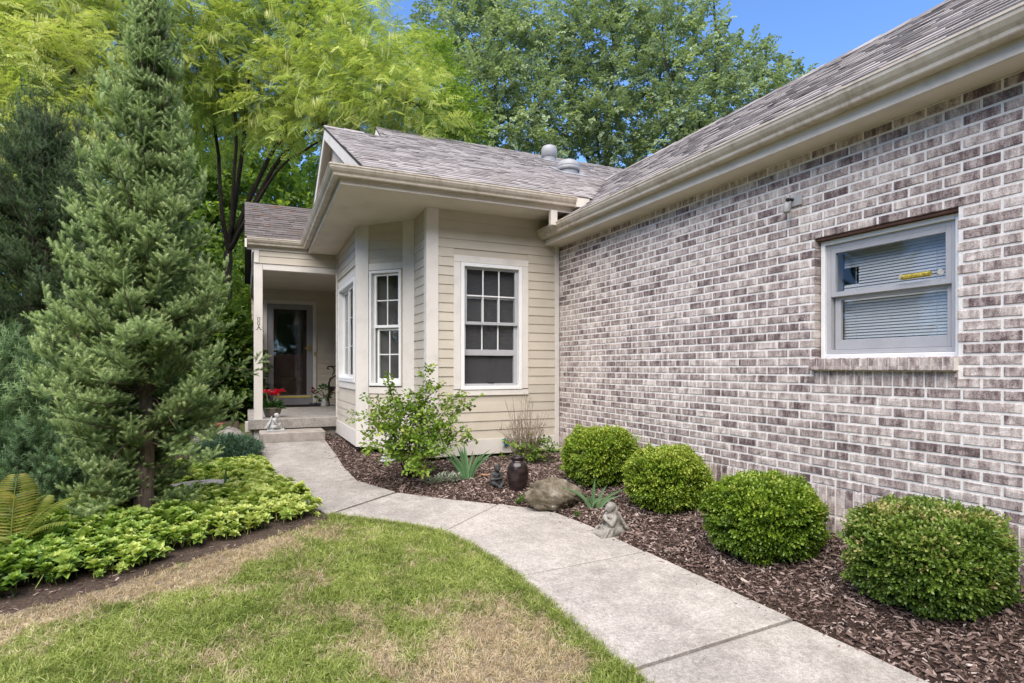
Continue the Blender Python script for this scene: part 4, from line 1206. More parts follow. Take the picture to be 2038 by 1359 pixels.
def t_pach(seed):
    r = random.Random(seed); mb = MB()
    mb.tube([(-.01, 0, 0), (.07, 0, 0)], [.0025, .002], 3, False)
    for ring, (nl, x, tilt, L) in enumerate(((6, .055, .95, .062), (5, .068, .6, .05), (4, .076, .25, .032))):
        for i in range(nl):
            th = i * 2 * math.pi / nl + ring * .7 + r.uniform(-.2, .2); t_ = tilt * r.uniform(.85, 1.15)
            d = Vector((math.cos(t_) * .9, math.sin(t_) * math.cos(th), math.sin(t_) * math.sin(th)))
            mb.leaf((x, 0, 0), d, (1, 0, 0), .86 * L * r.uniform(.8, 1.15), .034, .14, (.25, .55, .85)[ring] + r.uniform(-.2, .2), .3)
    return mb
T_PAC = template('pachysandra_rosette', [t_pach(k) for k in range(4)], L_PACH)
T_JUN = template('bluish_groundcover_sprig', [t_broad(k + 50, 16, .11, .011, .022, 1.0, False) for k in range(3)], L_JUNI)
T_SHR = template('ninebark_spray', [t_broad(k + 60, 8, .13, .036, .042, 1.0) for k in range(4)], L_SHRUB)

# ================================================================== TREES
def limb(mb, pts, r0, r1, seg=7, wob=.0, n=10):
    """smooth tapering limb through control points; returns the points"""
    P = [Vector(p) for p in pts]
    Q = []
    ext = [P[0] * 2 - P[1]] + P + [P[-1] * 2 - P[-2]]
    per = max(2, n // (len(P) - 1))
    for i in range(len(P) - 1):
        a, b, c_, d = ext[i:i + 4]
        for k in range(per):
            t = k / per
            Q.append(.5 * ((2 * b) + (c_ - a) * t + (2 * a - 5 * b + 4 * c_ - d) * t * t + (3 * b - a - 3 * c_ + d) * t ** 3))
    Q.append(P[-1])
    if wob:
        Q = [Q[0]] + [p + Vector((random.uniform(-wob, wob), random.uniform(-wob, wob), random.uniform(-wob, wob))) for p in Q[1:]]
    R = [r0 + (r1 - r0) * (i / (len(Q) - 1)) ** .8 for i in range(len(Q))]
    mb.tube(Q, R, seg)
    return Q

def spruce(name, base, Ht, prof, lean, nlev, per, lab, templ, tone0, branch_n, dense, cutlow=.35):
    base = Vector(base)
    t = empty(name, base, lab, 'spruce tree', 'spruces on the left')
    mb = MB()
    axis = lambda z: base + Vector((lean[0] * z / Ht, lean[1] * z / Ht, z))
    mb.tube([axis(-.08) , axis(.12), axis(Ht * .35), axis(Ht * .7), axis(Ht)], [Ht * .021, Ht * .015, Ht * .011, Ht * .006, .004], 9)
    P, D, T, SC = [], [], [], []
    zs, rs = zip(*prof)
    for i in range(nlev):
        z = cutlow + (Ht - cutlow - .05) * (i + random.random()) / nlev
        for k in range(per):
            R = np.interp(z, zs, rs) * random.choice((.5, .7, .8, .9, 1.0, 1.1, 1.2))
            az = random.random() * 2 * math.pi
            if cutlow > .2 and z < 1.25 and abs((az + 1.43 + math.pi) % (2 * math.pi) - math.pi) < .85 and random.random() < .8: continue
            if cutlow < .2 and templ is T_SPR and z < .8 and abs((az + 1.43 + math.pi) % (2 * math.pi) - math.pi) < .8 and random.random() < .8: continue
            if templ is T_SPR and z < .65 and abs((az + .43 + math.pi) % (2 * math.pi) - math.pi) < 1.1 and random.random() < .85: continue
            f = (z / Ht)
            el = math.radians(2 + 46 * f ** 1.1 + random.uniform(-26, 26))
            h = Vector((math.cos(az), math.sin(az), 0)); o = axis(z - .25 * R * max(0, math.sin(el)))
            ctrl = [o, o + h * R * .5 + Vector((0, 0, R * .5 * math.tan(el) * .75)), o + h * R + Vector((0, 0, R * math.tan(el) + .05))]
            pts = limb(mb, ctrl, .006 + .006 * R, .002, 4, 0, 6)
            m_ = max(2, int(R * dense))
            for j in range(m_ + 1):
                g = .30 + .70 * j / m_ if R > .3 else j / m_
                g += random.uniform(-.04, .04)
                ii = min(len(pts) - 1, max(0, g) * (len(pts) - 1)); a = int(ii); b = min(a + 1, len(pts) - 1)
                p = pts[a].lerp(pts[b], ii - a)
                tan = (pts[b] - pts[max(0, b - 1)]).normalized()
                side = tan.cross(Vector((0, 0, 1))).normalized()
                for s in ((0,) if j == m_ else (-1, 1, 0)):
                    if s == 0 and j < m_ and random.random() < .3: continue
                    d = tan * 1.0 + side * s * random.uniform(.5, 1.3) + Vector((0, 0, random.uniform(-.1, 1.1) + (.5 if s == 0 else 0)))
                    P.append(p); D.append(d); T.append(tone0 + random.uniform(-.10, .12) + .12 * (g - .6)); SC.append(random.uniform(.75, 1.12) * (1 if R > .25 else .85))
    for k in range(6):
        P.append(axis(Ht - .1 * k)); D.append(Vector((random.uniform(-.4, .4) * min(k, 1), random.uniform(-.4, .4) * min(k, 1), 1))); T.append(tone0); SC.append(1.)
    # dead twigs low on the trunk
    for k in range(46):
        z = random.uniform(.15, Ht * .38); az = random.random() * 6.283; L = random.uniform(.15, .5)
        o = axis(z); h = Vector((math.cos(az), math.sin(az), random.uniform(-.35, .2)))
        limb(mb, [o, o + h * L * .5 + Vector((0, 0, .03)), o + h * L + Vector((0, 0, random.uniform(-.1, .06)))], .005, .0015, 4, .01, 6)
    mb.build('trunk', M_BARKS, t)
    scatter('crown', P, rot_dir([tuple(d) for d in D], rng.uniform(-.5, .5, len(D))), SC, T, templ, t)
    return t

sb = (-.74, 5.52, float(gb(5.52)))
spruce('spruce_tree', sb, 4.95, [(.1, .36), (.5, .50), (.9, .60), (1.4, .60), (1.9, .50), (2.4, .39), (2.9, .30), (3.4, .23), (3.9, .17), (4.4, .12), (4.95, .03)], (.02, .12), 84, 8,
       'tall narrow blue green spruce standing in the yellow green groundcover', T_SPR, .56, 0, 8.0, .18)
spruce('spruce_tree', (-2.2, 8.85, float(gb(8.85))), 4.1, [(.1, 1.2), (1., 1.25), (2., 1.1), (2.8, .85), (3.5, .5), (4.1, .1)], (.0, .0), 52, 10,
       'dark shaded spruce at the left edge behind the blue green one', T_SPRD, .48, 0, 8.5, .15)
# the low limb that reaches out in front of the porch post
lb = MB()
o = Vector(sb) + Vector((.02, .03, 1.18))
e = at(500, 735, 5.5)
pts = limb(lb, [o, o.lerp(e, .5) + Vector((0, 0, .06)), e], .009, .003, 5, 0, 8)
P, D = [], []
for k, tip in enumerate([(520, 700, 5.45), (540, 707, 5.45), (505, 715, 5.5), (537, 722, 5.45), (532, 737, 5.5), (515, 752, 5.5), (495, 722, 5.5), (480, 700, 5.4), (470, 740, 5.4), (488, 755, 5.5)]):
    v = at(*tip); o_ = pts[-1 - (k % 4)]
    d = v - o_; P.append(tuple(v - d.normalized() * .12)); D.append(tuple(d))
spt = [o_ for o_ in bpy.data.objects if o_.name == 'spruce_tree'][0]
lb.build('branch', M_BARKS, spt)
scatter('low_shoots', P, rot_dir(D, rng.uniform(-.4, .4, len(D))), .72, .62, T_SPR, spt)

# ------------------------------------------------------------------ yew shrub at the left edge
def mound(name, c, rad, n, templ, tone0, lab, cat, stems=14, up=.55, sc=(.8, 1.15), bark=None, shell=.45, tone_var=.16, group=None, flat=.0):
    c = Vector(c); t = empty(name, c, lab, cat, group)
    v = rdir(n); v[:, 2] = np.abs(v[:, 2]) * 1.0
    rr = rng.uniform(shell, 1, n) ** .5
    P = np.array(c) + v * rr[:, None] * np.array(rad) * (1 + .22 * (fbm(v[:, 0] * 2 + v[:, 2], v[:, 1] * 2 + c.x, 1.6, 4)[:, None] - .5) * 2)
    D = v * np.array([1, 1, .7]) + np.array([0, 0, up]) + rng.normal(size=(n, 3)) * .3
    tn = tone0 + rng.uniform(-tone_var, tone_var, n) + .25 * (fbm(P[:, 0], P[:, 1] + P[:, 2], 3, 9) - .5)
    scatter('foliage', P, rot_dir(D, rng.uniform(-.6, .6, n)), rng.uniform(*sc, n), tn, templ, t)
    mb = MB()
    for k in range(stems):
        a = random.random() * 6.283; f = random.uniform(.3, .8)
        limb(mb, [c + Vector((.03 * math.cos(a), .03 * math.sin(a), -.03)), c + Vector((rad[0] * f * .5 * math.cos(a), rad[1] * f * .5 * math.sin(a), rad[2] * .4)), c + Vector((rad[0] * f * math.cos(a), rad[1] * f * math.sin(a), rad[2] * .85))], .008 + .01 * rad[2] , .003, 5, .01, 6)
    mb.build('stems', bark or M_STEM, t)
    return t
mound('yew_shrub', (-2.05, 6.75, float(gb(6.75))), (.62, .6, 1.42), 1300, T_YEW, .55, 'dark green yew shrub at the left edge above the fern', 'shrub', 16, .9, (1.1, 1.6), M_BARKD)
mound('yew_shrub', (-1.75, 6.0, float(gb(6.))), (.5, .45, .75), 800, T_YEW, .38, 'low dark yew shrub between the fern and the spruce', 'shrub', 12, .8, (.7, 1.1), M_BARKD)

# ------------------------------------------------------------------ broadleaf trees
def crown_pts(blobs, per, shellp=.5):
    P, D, B = [], [], []
    for bi, (c, r) in enumerate(blobs):
        n = int(per * r * r)
        v = rdir(n); rr = rng.uniform(shellp ** 3, 1, n) ** (1 / 3)
        sq = np.array([1, 1, .78])
        wob = 1 + .5 * (fbm(v[:, 0] * 1.7 + 3 * bi, v[:, 1] * 1.7 + v[:, 2] * 1.3, 1.3, 14) - .5) * 2
        P.append(np.array(c) + v * (rr * r * wob)[:, None] * sq); D.append(v); B.append(np.full(n, bi))
    return np.vstack(P), np.vstack(D), np.concatenate(B)

def broadtree(name, base, forks, blobs, per, templ, tone0, lab, cat, bark, r0, group=None, droop=.0, sc=(.8, 1.2), tassels=0, up=.25, shell=.45, twigs=2):
    base = Vector(base); t = empty(name, base, lab, cat, group)
    mb = MB()
    ends = []
    for ctrl, ra, rb in forks: ends.append(limb(mb, ctrl, ra, rb, 8, .02, 14))
    for c, r in blobs:
        c = Vector(c)
        best = min((( (p - c).length + max(0, p.z - c.z) * 1.5), p) for pts in ends for p in pts[3:])[1]
        mid = best.lerp(c, .5) + Vector((random.uniform(-.2, .2), random.uniform(-.2, .2), -.08 * r))
        q = limb(mb, [best, mid, c], r0 * .16, r0 * .05, 5, .03 * r, 8)
        for k in range(twigs + 2):
            v = Vector(tuple(rdir(1)[0])); v.z = abs(v.z) * .6
            s_ = q[random.randrange(3, len(q))]
            limb(mb, [s_, s_.lerp(c + v * r * .8, .5), c + v * r * .85], r0 * .055, r0 * .018, 4, .02 * r, 6)
    mb.build('trunk', bark, t)
    P, D, B = crown_pts(blobs, per, shell)
    n = len(P)
    bt = rng.uniform(-.12, .12, len(blobs))[B]
    tn = tone0 + bt + rng.uniform(-.12, .12, n) + .22 * (fbm(P[:, 0], P[:, 2] + P[:, 1], .9, 6) - .5) * 2
    DD = D * np.array([1, 1, .55]) + np.array([0, 0, up - droop]) + rng.normal(size=(n, 3)) * .35
    scatter('crown', P, rot_dir(DD, rng.uniform(-.6, .6, n)), rng.uniform(*sc, n), tn, templ, t)
    if tassels:
        P, D, B = crown_pts(blobs, tassels, .7)
        k = D[:, 2] < .45; P, D = P[k], D[k]; n = len(P)
        az = rng.uniform(0, 6.283, n)
        scatter('seed_tassels', P, np.stack([np.zeros(n), np.zeros(n), az], -1), rng.uniform(.8, 1.5, n), rng.uniform(.55, .85, n), T_TAS, t)
    return t

def A(*l): return [(at(x, y, d), r) for x, y, d, r in l]
# honey locust behind the porch
d = 13.6
B0 = at(452, 815, 14.2); B1 = at(455, 500, 14)
fk = [([B0, at(450, 650, 14.1), B1], .13, .095),
      ([B1, at(478, 340, d), at(498, 160, d), at(535, 0, d), at(560, -120, d)], .06, .02),
      ([B1, at(520, 345, d), at(575, 250, d - .3), at(650, 140, d - .6), at(720, 40, d - .8)], .065, .02),
      ([B1, at(545, 335, d - .4), at(610, 262, d - 1), at(700, 225, d - 1.8), at(780, 190, d - 2.2)], .06, .02),
      ([B1, at(500, 420, d - .3), at(560, 330, d - .8), at(640, 280, d - 1.2)], .06, .02),
      ([B1, at(440, 400, d), at(430, 260, d + .3), at(395, 90, d + .2), at(370, -20, d)], .055, .02),
      ([B1, at(462, 420, d), at(470, 250, d - .5), at(450, 110, d - .7)], .06, .02),
      ([at(560, 290, d - .6), at(570, 200, d - .3), at(600, 90, d), at(620, 0, d)], .05, .02)]
bl = A((380, 20, 13.4, 1.0), (450, 90, 13.2, 1.1), (520, 20, 13.8, 1.1), (585, 70, 13.4, 1.05), (640, 10, 13.8, .95), (680, 90, 13, 1.05), (740, 55, 13, .85), (750, 130, 12.2, .95), (795, 175, 11.6, .75), (700, 175, 12.2, 1.0),
       (620, 160, 13, 1.1), (540, 150, 13.6, 1.1), (460, 190, 13.4, 1.0), (560, 205, 12.6, .85), (640, 222, 12.3, .75), (760, 215, 11.6, .7), (835, 205, 11.2, .55), (700, 235, 11.9, .55), (390, 130, 13.2, 1.0), (345, 80, 13.0, .9), (850, 228, 11.2, .4), (815, 110, 12.4, .5),
       (360, 200, 13.6, .9), (420, 270, 14.6, .8), (560, -70, 13.8, 1.1), (450, -60, 13.5, 1.1), (680, -50, 13.6, .9))
broadtree('honey_locust', B0, fk, bl, 150, T_LOC, .58, 'bright yellow green honey locust fanning out above the porch roof', 'tree', M_BARKD, .12, 'honey locusts', .35, (.8, 1.25), 16, .1, .35)
# honey locust at the top left
B0 = at(60, 830, 12.6)
fk = [([B0, at(62, 500, 12.4), at(50, 250, 12)], .15, .09), ([at(50, 250, 12), at(30, 130, 11.6), at(-10, 20, 11.2), at(-40, -60, 11)], .07, .025), ([at(50, 250, 12), at(110, 140, 11.8), at(180, 50, 11.6), at(230, -40, 11.4)], .07, .025), ([at(52, 300, 12), at(10, 240, 11), at(-40, 190, 10)], .05, .02), ([at(52, 300, 12), at(90, 210, 11), at(150, 140, 10.2)], .05, .02)]
bl = A((20, 30, 11.2, .95), (90, 70, 11, .95), (160, 30, 11.5, .9), (215, 75, 11.8, .85), (60, 140, 10.4, .85), (140, 130, 10.6, .85), (0, 120, 10.2, .9), (200, 165, 11.4, .75), (20, 215, 9.8, .65), (85, 225, 9.8, .6), (150, 215, 10.4, .6), (-40, 220, 9.8, .8), (-50, 50, 10.8, 1.0), (250, -10, 12, .8), (100, -40, 11.4, 1.0), (10, 300, 9.4, .38), (20, 345, 9.3, .25), (40, 275, 9.4, .4), (130, 270, 9.8, .35), (-30, 330, 9.4, .4))
broadtree('honey_locust', B0, fk, bl, 185, T_LOC, .62, 'bright yellow green honey locust hanging over the dark spruce at top left', 'tree', M_BARKD, .11, 'honey locusts', .4, (.8, 1.2), 22, .1, .35)
# a bright young tree between the locust and the big maples
B0 = at(905, 815, 18)
broadtree('young_tree', B0, [([B0, at(903, 500, 18), at(898, 200, 18)], .12, .03)], A((870, 245, 18, .75), (905, 225, 18, .75), (930, 255, 17.8, .5), (885, 175, 18.2, .65), (850, 190, 17.5, .5), (870, 120, 18.5, .6), (850, 285, 17.6, .5), (845, 90, 18.8, .55)), 150, T_YNG, .55, 'bright green young tree rising just behind the front roof', 'tree', M_BARKD, .1, None, .1)
# three big maples beyond the roof
mg = 'tall trees beyond the roof'
def maple(bx, d, bl, lab, tone):
    B0 = at(bx, 815, d); T0 = at(bx, 420, d)
    fk = [([B0, at(bx + 5, 600, d), T0], .26, .2), ([T0, at(bx - 8, 280, d), at(bx + 6, 120, d), at(bx, 0, d)], .17, .04), ([T0, at(bx - 55, 290, d - .4), at(bx - 90, 150, d - .8), at(bx - 100, 60, d - .5)], .12, .03), ([T0, at(bx + 60, 290, d + .4), at(bx + 95, 170, d + .5), at(bx + 110, 70, d)], .12, .03), ([T0, at(bx - 20, 330, d - 1), at(bx - 30, 220, d - 2)], .1, .03)]
    broadtree('maple_tree', B0, fk, A(*bl), 76, T_MAP, tone, lab, 'tree', M_BARKD, .2, mg, .1, (.85, 1.35), 0, .2, .5, 3)
maple(985, 25, [(880, 40, 25, 1.2), (940, 15, 25, 1.2), (1000, 25, 25, 1.2), (1060, 45, 25, 1.0), (875, 110, 25, 1.3), (940, 90, 24.5, 1.5), (1010, 100, 25, 1.5), (1065, 115, 25, 1.2), (900, 180, 24.5, 1.5), (970, 175, 24, 1.6), (1040, 185, 24.5, 1.5), (930, 250, 24, 1.4), (1000, 260, 23.6, 1.5), (1075, 250, 24.5, 1.4), (1060, 310, 24, 1.2), (970, 310, 24, 1.2), (1000, -40, 25.3, 1.1), (925, -35, 25.3, .9)], 'tall green maple at the left of those beyond the roof', .50)
maple(1215, 27, [(1140, 35, 27, 1.1), (1195, 10, 27, 1.2), (1255, 20, 27, 1.3), (1120, 100, 27, 1.3), (1180, 85, 26.5, 1.5), (1250, 90, 27, 1.5), (1140, 170, 26.5, 1.5), (1210, 170, 26, 1.6), (1280, 160, 27, 1.5), (1130, 240, 26, 1.5), (1200, 245, 25.5, 1.5), (1275, 235, 26, 1.5), (1160, 305, 26, 1.3), (1230, 305, 26, 1.3), (1290, 300, 26, 1.2), (1215, -40, 27, 1.0)], 'tall green maple in the middle of those beyond the roof', .46)
maple(1420, 26, [(1320, 20, 26, 1.2), (1370, 15, 26, 1.1), (1330, 80, 26, 1.4), (1390, 80, 26, 1.2), (1340, 150, 25.5, 1.5), (1410, 140, 26, 1.4), (1480, 120, 26.5, 1.1), (1520, 120, 26.5, .8), (1350, 225, 25, 1.5), (1430, 205, 25.5, 1.4), (1500, 175, 26, 1.2), (1560, 165, 26.5, .9), (1590, 170, 26.5, .6), (1340, 290, 25, 1.4), (1420, 265, 25, 1.3), (1490, 235, 26, 1.2), (1545, 215, 26, .9), (1400, 310, 25, 1.2)], 'tall green maple at the right of those beyond the roof', .48)
# shrubs and saplings behind the porch
ug = 'leafy shrubs beside the porch'
for (x, d, ry, rz, tn, lab) in ((418, 11.6, .75, 2.3, .45, 'dark green leafy shrub close beside the porch post'), (372, 13.2, 1.2, 3.0, .55, 'broad green leafy shrub behind the blue green spruce'), (300, 14.5, 1.6, 3.4, .5, 'tall leafy shrub between the two spruces'), (500, 17.5, 1.6, 4.4, .75, 'sunlit yellow green shrub behind the porch roof')):
    c = at(x, 815, d); c.z = float(gb(min(c.y, 14)))
    mound('leafy_shrub', c, (ry, ry, rz), int(900 + 300 * rz), T_UND, tn, lab, 'shrub', 10, .3, (.7, 1.1), M_BARKD, .25, .2, ug)
# distant wood that closes the view between the trunks, and the one behind the viewer that the glass mirrors
def wood(name, lab, cs, tone, n=420):
    P, D = [], []
    for c, r in cs:
        v = rdir(n); P.append(np.array(c) + v * r * rng.uniform(.5, 1, (n, 1)) ** .4 * np.array([1, 1, 1.25])); D.append(v + np.array([0, 0, .2]))
    P = np.vstack(P); D = np.vstack(D); k = P[:, 2] > -.2; P, D = P[k], D[k]
    o = scatter(name, P, rot_dir(D, rng.uniform(-.7, .7, len(P))), rng.uniform(2.0, 3.6, len(P)), tone + rng.uniform(-.3, .3, len(P)), T_UND)
    return tag(o, lab, 'woodland', kind='stuff')
wood('far_woodland', 'sunlit wood closing the view behind the honey locust and spruces', [(at(x, y, 34), r) for x, y, r in ((-150, 640, 4.5), (-20, 620, 4.5), (120, 640, 4.5), (250, 620, 4.5), (380, 640, 4.2), (490, 650, 4), (600, 640, 4), (-100, 480, 4.3), (60, 460, 4.3), (220, 470, 4.2), (360, 480, 4), (490, 500, 3.8), (610, 520, 3.6), (0, 330, 4), (140, 330, 4), (300, 340, 3.8), (430, 370, 3.4), (540, 400, 3))], .62)
wood('rear_woodland', 'trees across the lawn mirrored in the door glass, plus an unseen added left row', [((x, -24 + 3 * math.sin(x), z), 3.6) for x in (-22, -16, -10, -4, 2, 8, 14) for z in (2., 5.5, 9, 12)] + [((-19 + 2 * math.cos(y), y, z), 3.4) for y in (-16, -10, -4, 2, 8) for z in (1.5, 3.5)], .75, 800)  # left row of trees is added, unseen, to darken the bay glass reflections
# ================================================================== PLANTS AND ORNAMENTS IN THE BEDS
def mz(x, y): return float(mulch_z(np.array([x]), np.array([y]))[0])
# ------------------------------------------------------------------ boxwoods
def boxwood(x, y, rx, ry, h, n, templ, tone0, lab, lumps, seed):
    z = mz(x, y); t = empty('boxwood_bush', (x, y, z), lab, 'bush', 'clipped boxwoods along the brick wall')
    r = np.random.default_rng(seed)
    v = r.normal(size=(n, 3)); v /= np.linalg.norm(v, axis=1, keepdims=True)
    e = .80
    s = np.sign(v) * np.abs(v) ** e; s /= (np.abs(s) ** (2 / e)).sum(1, keepdims=True) ** (e / 2)
    lump = 1 + lumps * (fbm(v[:, 0] * 2.2 + seed, v[:, 1] * 2.2 + v[:, 2] * 1.7, 1.4, seed, 4) - .5) * 2 + .16 * (vnoise(v[:, 0] * 3 + v[:, 2], v[:, 1] * 3 - v[:, 2] * 2, 2.6, seed + 5) - .5)
    rr = (1 - np.abs(r.normal(size=n)) * .10) * lump
    rr = rr * np.where(r.random(n) < .05, r.uniform(1.03, 1.13, n), 1)
    c = np.array([x, y, z + h * .50])
    P = c + s * rr[:, None] * np.array([rx, ry, h * .52])
    P[:, 2] = np.maximum(P[:, 2], z + .03)
    D = v * np.array([1, 1, .9]) + np.array([0, 0, .5]) + r.normal(size=(n, 3)) * .35
    tn = tone0 + r.uniform(-.2, .2, n) + .5 * (fbm(P[:, 0] + P[:, 2], P[:, 1], 6, seed + 3) - .5) + .12 * v[:, 2] + np.where(r.random(n) < .012, .5, 0)
    scatter('foliage', P, rot_dir(D, r.uniform(-.8, .8, n)), r.uniform(.8, 1.45, n), tn, templ, t)
    mb = MB()
    for k in range(16):
        a = random.random() * 6.283; f = random.uniform(.25, .8)
        limb(mb, [(x + .03 * math.cos(a), y + .03 * math.sin(a), z - .03), (x + rx * f * .6 * math.cos(a), y + ry * f * .6 * math.sin(a), z + h * .35), (x + rx * f * math.cos(a), y + ry * f * math.sin(a), z + h * .8)], .008, .002, 5, .01, 6)
    mb.build('stems', M_STEM, t)
boxwood(3.33, 5.08, .31, .32, .49, 2300, T_BOX, .60, 'bright green clipped boxwood nearest the house corner behind the boulder', .11, 1)
boxwood(3.36, 4.09, .285, .29, .45, 2000, T_BOX, .60, 'bright green clipped boxwood just behind the kneeling grey statue', .11, 2)
boxwood(3.28, 2.96, .31, .325, .45, 2800, T_BOX, .48, 'round green boxwood third along from the house corner', .14, 3)
boxwood(3.42, 1.97, .295, .33, .45, 3600, T_BOXD, .50, 'largest shaggy boxwood nearest the viewer with tan dead leaves', .18, 4)

# ------------------------------------------------------------------ loose shrub by the bay
bx, by = 1.66, 6.28; bz = mz(bx, by)
t = empty('ninebark_shrub', (bx, by, bz), 'loose arching shrub with small light green leaves in front of the bay corner', 'shrub')
mb = MB(); P, D, TN = [], [], []
tips = [(850, 745, 6.35), (862, 775, 6.3), (790, 790, 6.2), (775, 770, 6.25), (718, 830, 6.0), (745, 800, 6.1), (905, 790, 6.4), (935, 800, 6.45), (930, 865, 6.3), (900, 850, 6.2), (760, 860, 5.95), (735, 885, 5.9), (770, 905, 5.85), (815, 935, 5.8), (845, 945, 5.85), (880, 900, 6.0), (820, 830, 6.1), (860, 830, 6.2), (800, 870, 5.95), (840, 880, 5.95), (875, 865, 6.2), (760, 825, 6.1), (885, 820, 6.3), (830, 790, 6.35), (815, 800, 6.2), (790, 840, 6.1), (855, 905, 5.9), (780, 885, 6.0), (912, 880, 6.3), (845, 860, 6.15), (870, 780, 6.35), (745, 840, 6.05)]
for k, tp in enumerate(tips):
    e = at(*tp); o = Vector((bx + random.uniform(-.05, .05), by + random.uniform(-.05, .05), bz - .02))
    m_ = o.lerp(e, .5) + Vector((0, 0, .10 + .10 * random.random())) + Vector((random.uniform(-.05, .05), random.uniform(-.05, .05), 0))
    q_ = limb(mb, [o, m_, e], .0065, .0015, 5, .008, 12)
    n = len(q_)
    for j in range(n):
        f = j / (n - 1)
        if f < .38: continue
        for c_ in range(1 + (f > .5) + (random.random() < .35)):
            d = (q_[min(j + 1, n - 1)] - q_[j - 1]).normalized() * .5 + Vector(tuple(rdir(1)[0])) * .8 + Vector((0, 0, .15))
            P.append(tuple(q_[j] + Vector(tuple(rdir(1)[0])) * .035)); D.append(tuple(d)); TN.append(.40 + .32 * f * random.random() + random.uniform(-.12, .12))
mb.build('stems', M_STEM, t)
scatter('foliage', P, rot_dir(D, rng.uniform(-.5, .5, len(P))), rng.uniform(.75, 1.15, len(P)), TN, T_SHR, t)

# ------------------------------------------------------------------ irises
def iris(x, y, blades, lab, zf=mz):
    z = zf(x, y); t = empty('iris_plant', (x, y, z), lab, 'iris')
    for (az, lean, L, w, off, tn) in blades:
        o = Vector((x + off * CYW, y - off * SY, z - .02))
        h = Vector((math.cos(az), math.sin(az), 0)); mb = MB(); V = []; n = 8
        for i in range(n + 1):
            f = i / n
            p = o + h * (lean * L * f ** 1.8) + Vector((0, 0, L * f * (1 - .32 * abs(lean) * f ** 1.5)))
            sl = lean * 1.8 * f ** .8; sd = (h - Vector((0, 0, sl))).normalized()
            wd = w * (1.0 if f < .35 else max(0.03, 1 - ((f - .35) / .65) ** 1.7)) * .5
            V += [p - sd * wd, p + Vector((-h.y, h.x, 0)) * .0035, p + sd * wd]
        Fs = []
        for i in range(n):
            b = i * 3
            Fs += [(b, b + 1, b + 4, b + 3), (b + 1, b + 2, b + 5, b + 4)]
        add('leaf', mkmesh('leaf', V, Fs, P_IRIS, True, fattr={'tone': [tn] * len(Fs)}), t)
r = random.Random(4)
rt = math.atan2(-SY, CYW)
bl = []
for k in range(26):
    s = r.uniform(-1, 1); ah = rt if s > 0 else rt + math.pi
    bl.append((ah + r.uniform(-.5, .5), min(.75, abs(s) * .62 + .04), r.uniform(.34, .47) * (1 - .12 * abs(s)), r.uniform(.024, .034), s * .05 + r.uniform(-.015, .015), r.uniform(.3, .8)))
iris(2.15, 5.86, bl, 'tall fan of sword shaped iris leaves beside the dark child statue')
bl = [(rt + math.pi, .9, .30, .03, -.03, .55), (rt + .2, .08, .32, .032, -.01, .5), (rt, .35, .27, .03, .03, .62), (rt + .1, 1.0, .3, .028, .05, .7), (rt + math.pi + .6, .5, .20, .03, 0, .4), (rt - 1.2, 1.1, .26, .03, -.02, .9), (rt - .4, .9, .22, .025, .06, .75)]
iris(2.86, 4.47, bl, 'low iris with a few broad leaves beside the boulder')
iris(-.17, 6.05, [(rt, .05, .36, .034, 0, .35), (rt, .9, .28, .03, .02, .3)], 'two upright sword leaves rising from the yellow green groundcover', lambda x, y: float(bed_z(np.array([x]), np.array([y]))[0]) + .02)

# ------------------------------------------------------------------ silver clump
def rosette_plant(name, x, y, lab, cat, mat, n_ros, spread, L, Wd, nl, tone=.5, zf=mz, lift=.3):
    z = zf(x, y); t = empty(name, (x, y, z), lab, cat)
    r = random.Random(int(x * 1000))
    for k in range(n_ros):
        ox, oy = r.uniform(-1, 1) * spread[0], r.uniform(-1, 1) * spread[1]
        px_, py_ = x + ox * CYW + oy * SY, y - ox * SY + oy * CYW
        mb = MB(); zz = zf(px_, py_)
        hgt = r.uniform(.02, .07)
        mb.tube([(px_, py_, zz - .02), (px_, py_, zz + hgt)], .003, 4)
        for i in range(nl):
            th = i * 2.399 + r.uniform(-.3, .3); el = lift + .9 * i / nl + r.uniform(-.15, .15)
            mb.leaf((px_, py_, zz + hgt * (.4 + .6 * i / nl)), (math.cos(th) * math.cos(el), math.sin(th) * math.cos(el), math.sin(el)), (0, 0, 1), L * r.uniform(.75, 1.1), Wd, .15, tone + r.uniform(-.25, .3), .25)
        mb.build('rosette', mat, t)
    return t
rosette_plant('lambs_ear', 1.88, 5.88, 'silvery woolly leaved clump between the loose shrub and the tall iris', 'plant', P_SILVER, 13, (.17, .10), .085, .026, 9)
rosette_plant('weed_plant', 2.40, 5.0, 'small green weed at the walk edge left of the boulder', 'weed', P_GREEN, 6, (.06, .03), .035, .014, 9, .75)
rosette_plant('weed_plant', 2.47, 4.76, 'small green weed against the foot of the boulder', 'weed', P_GREEN, 5, (.04, .03), .04, .014, 9, .8)
rosette_plant('weed_plant', 2.63, 4.42, 'tiny green weed at the walk edge between boulder and kneeling statue', 'weed', P_GREEN, 3, (.04, .02), .03, .012, 8, .7)
rosette_plant('weed_plant', 3.66, 1.47, 'dark green leafy weed at the wall beside the largest boxwood', 'weed', P_GREEN, 5, (.07, .05), .10, .045, 8, .3, mz, .5)
bzf = lambda x, y: float(bed_z(np.array([x]), np.array([y]))[0])

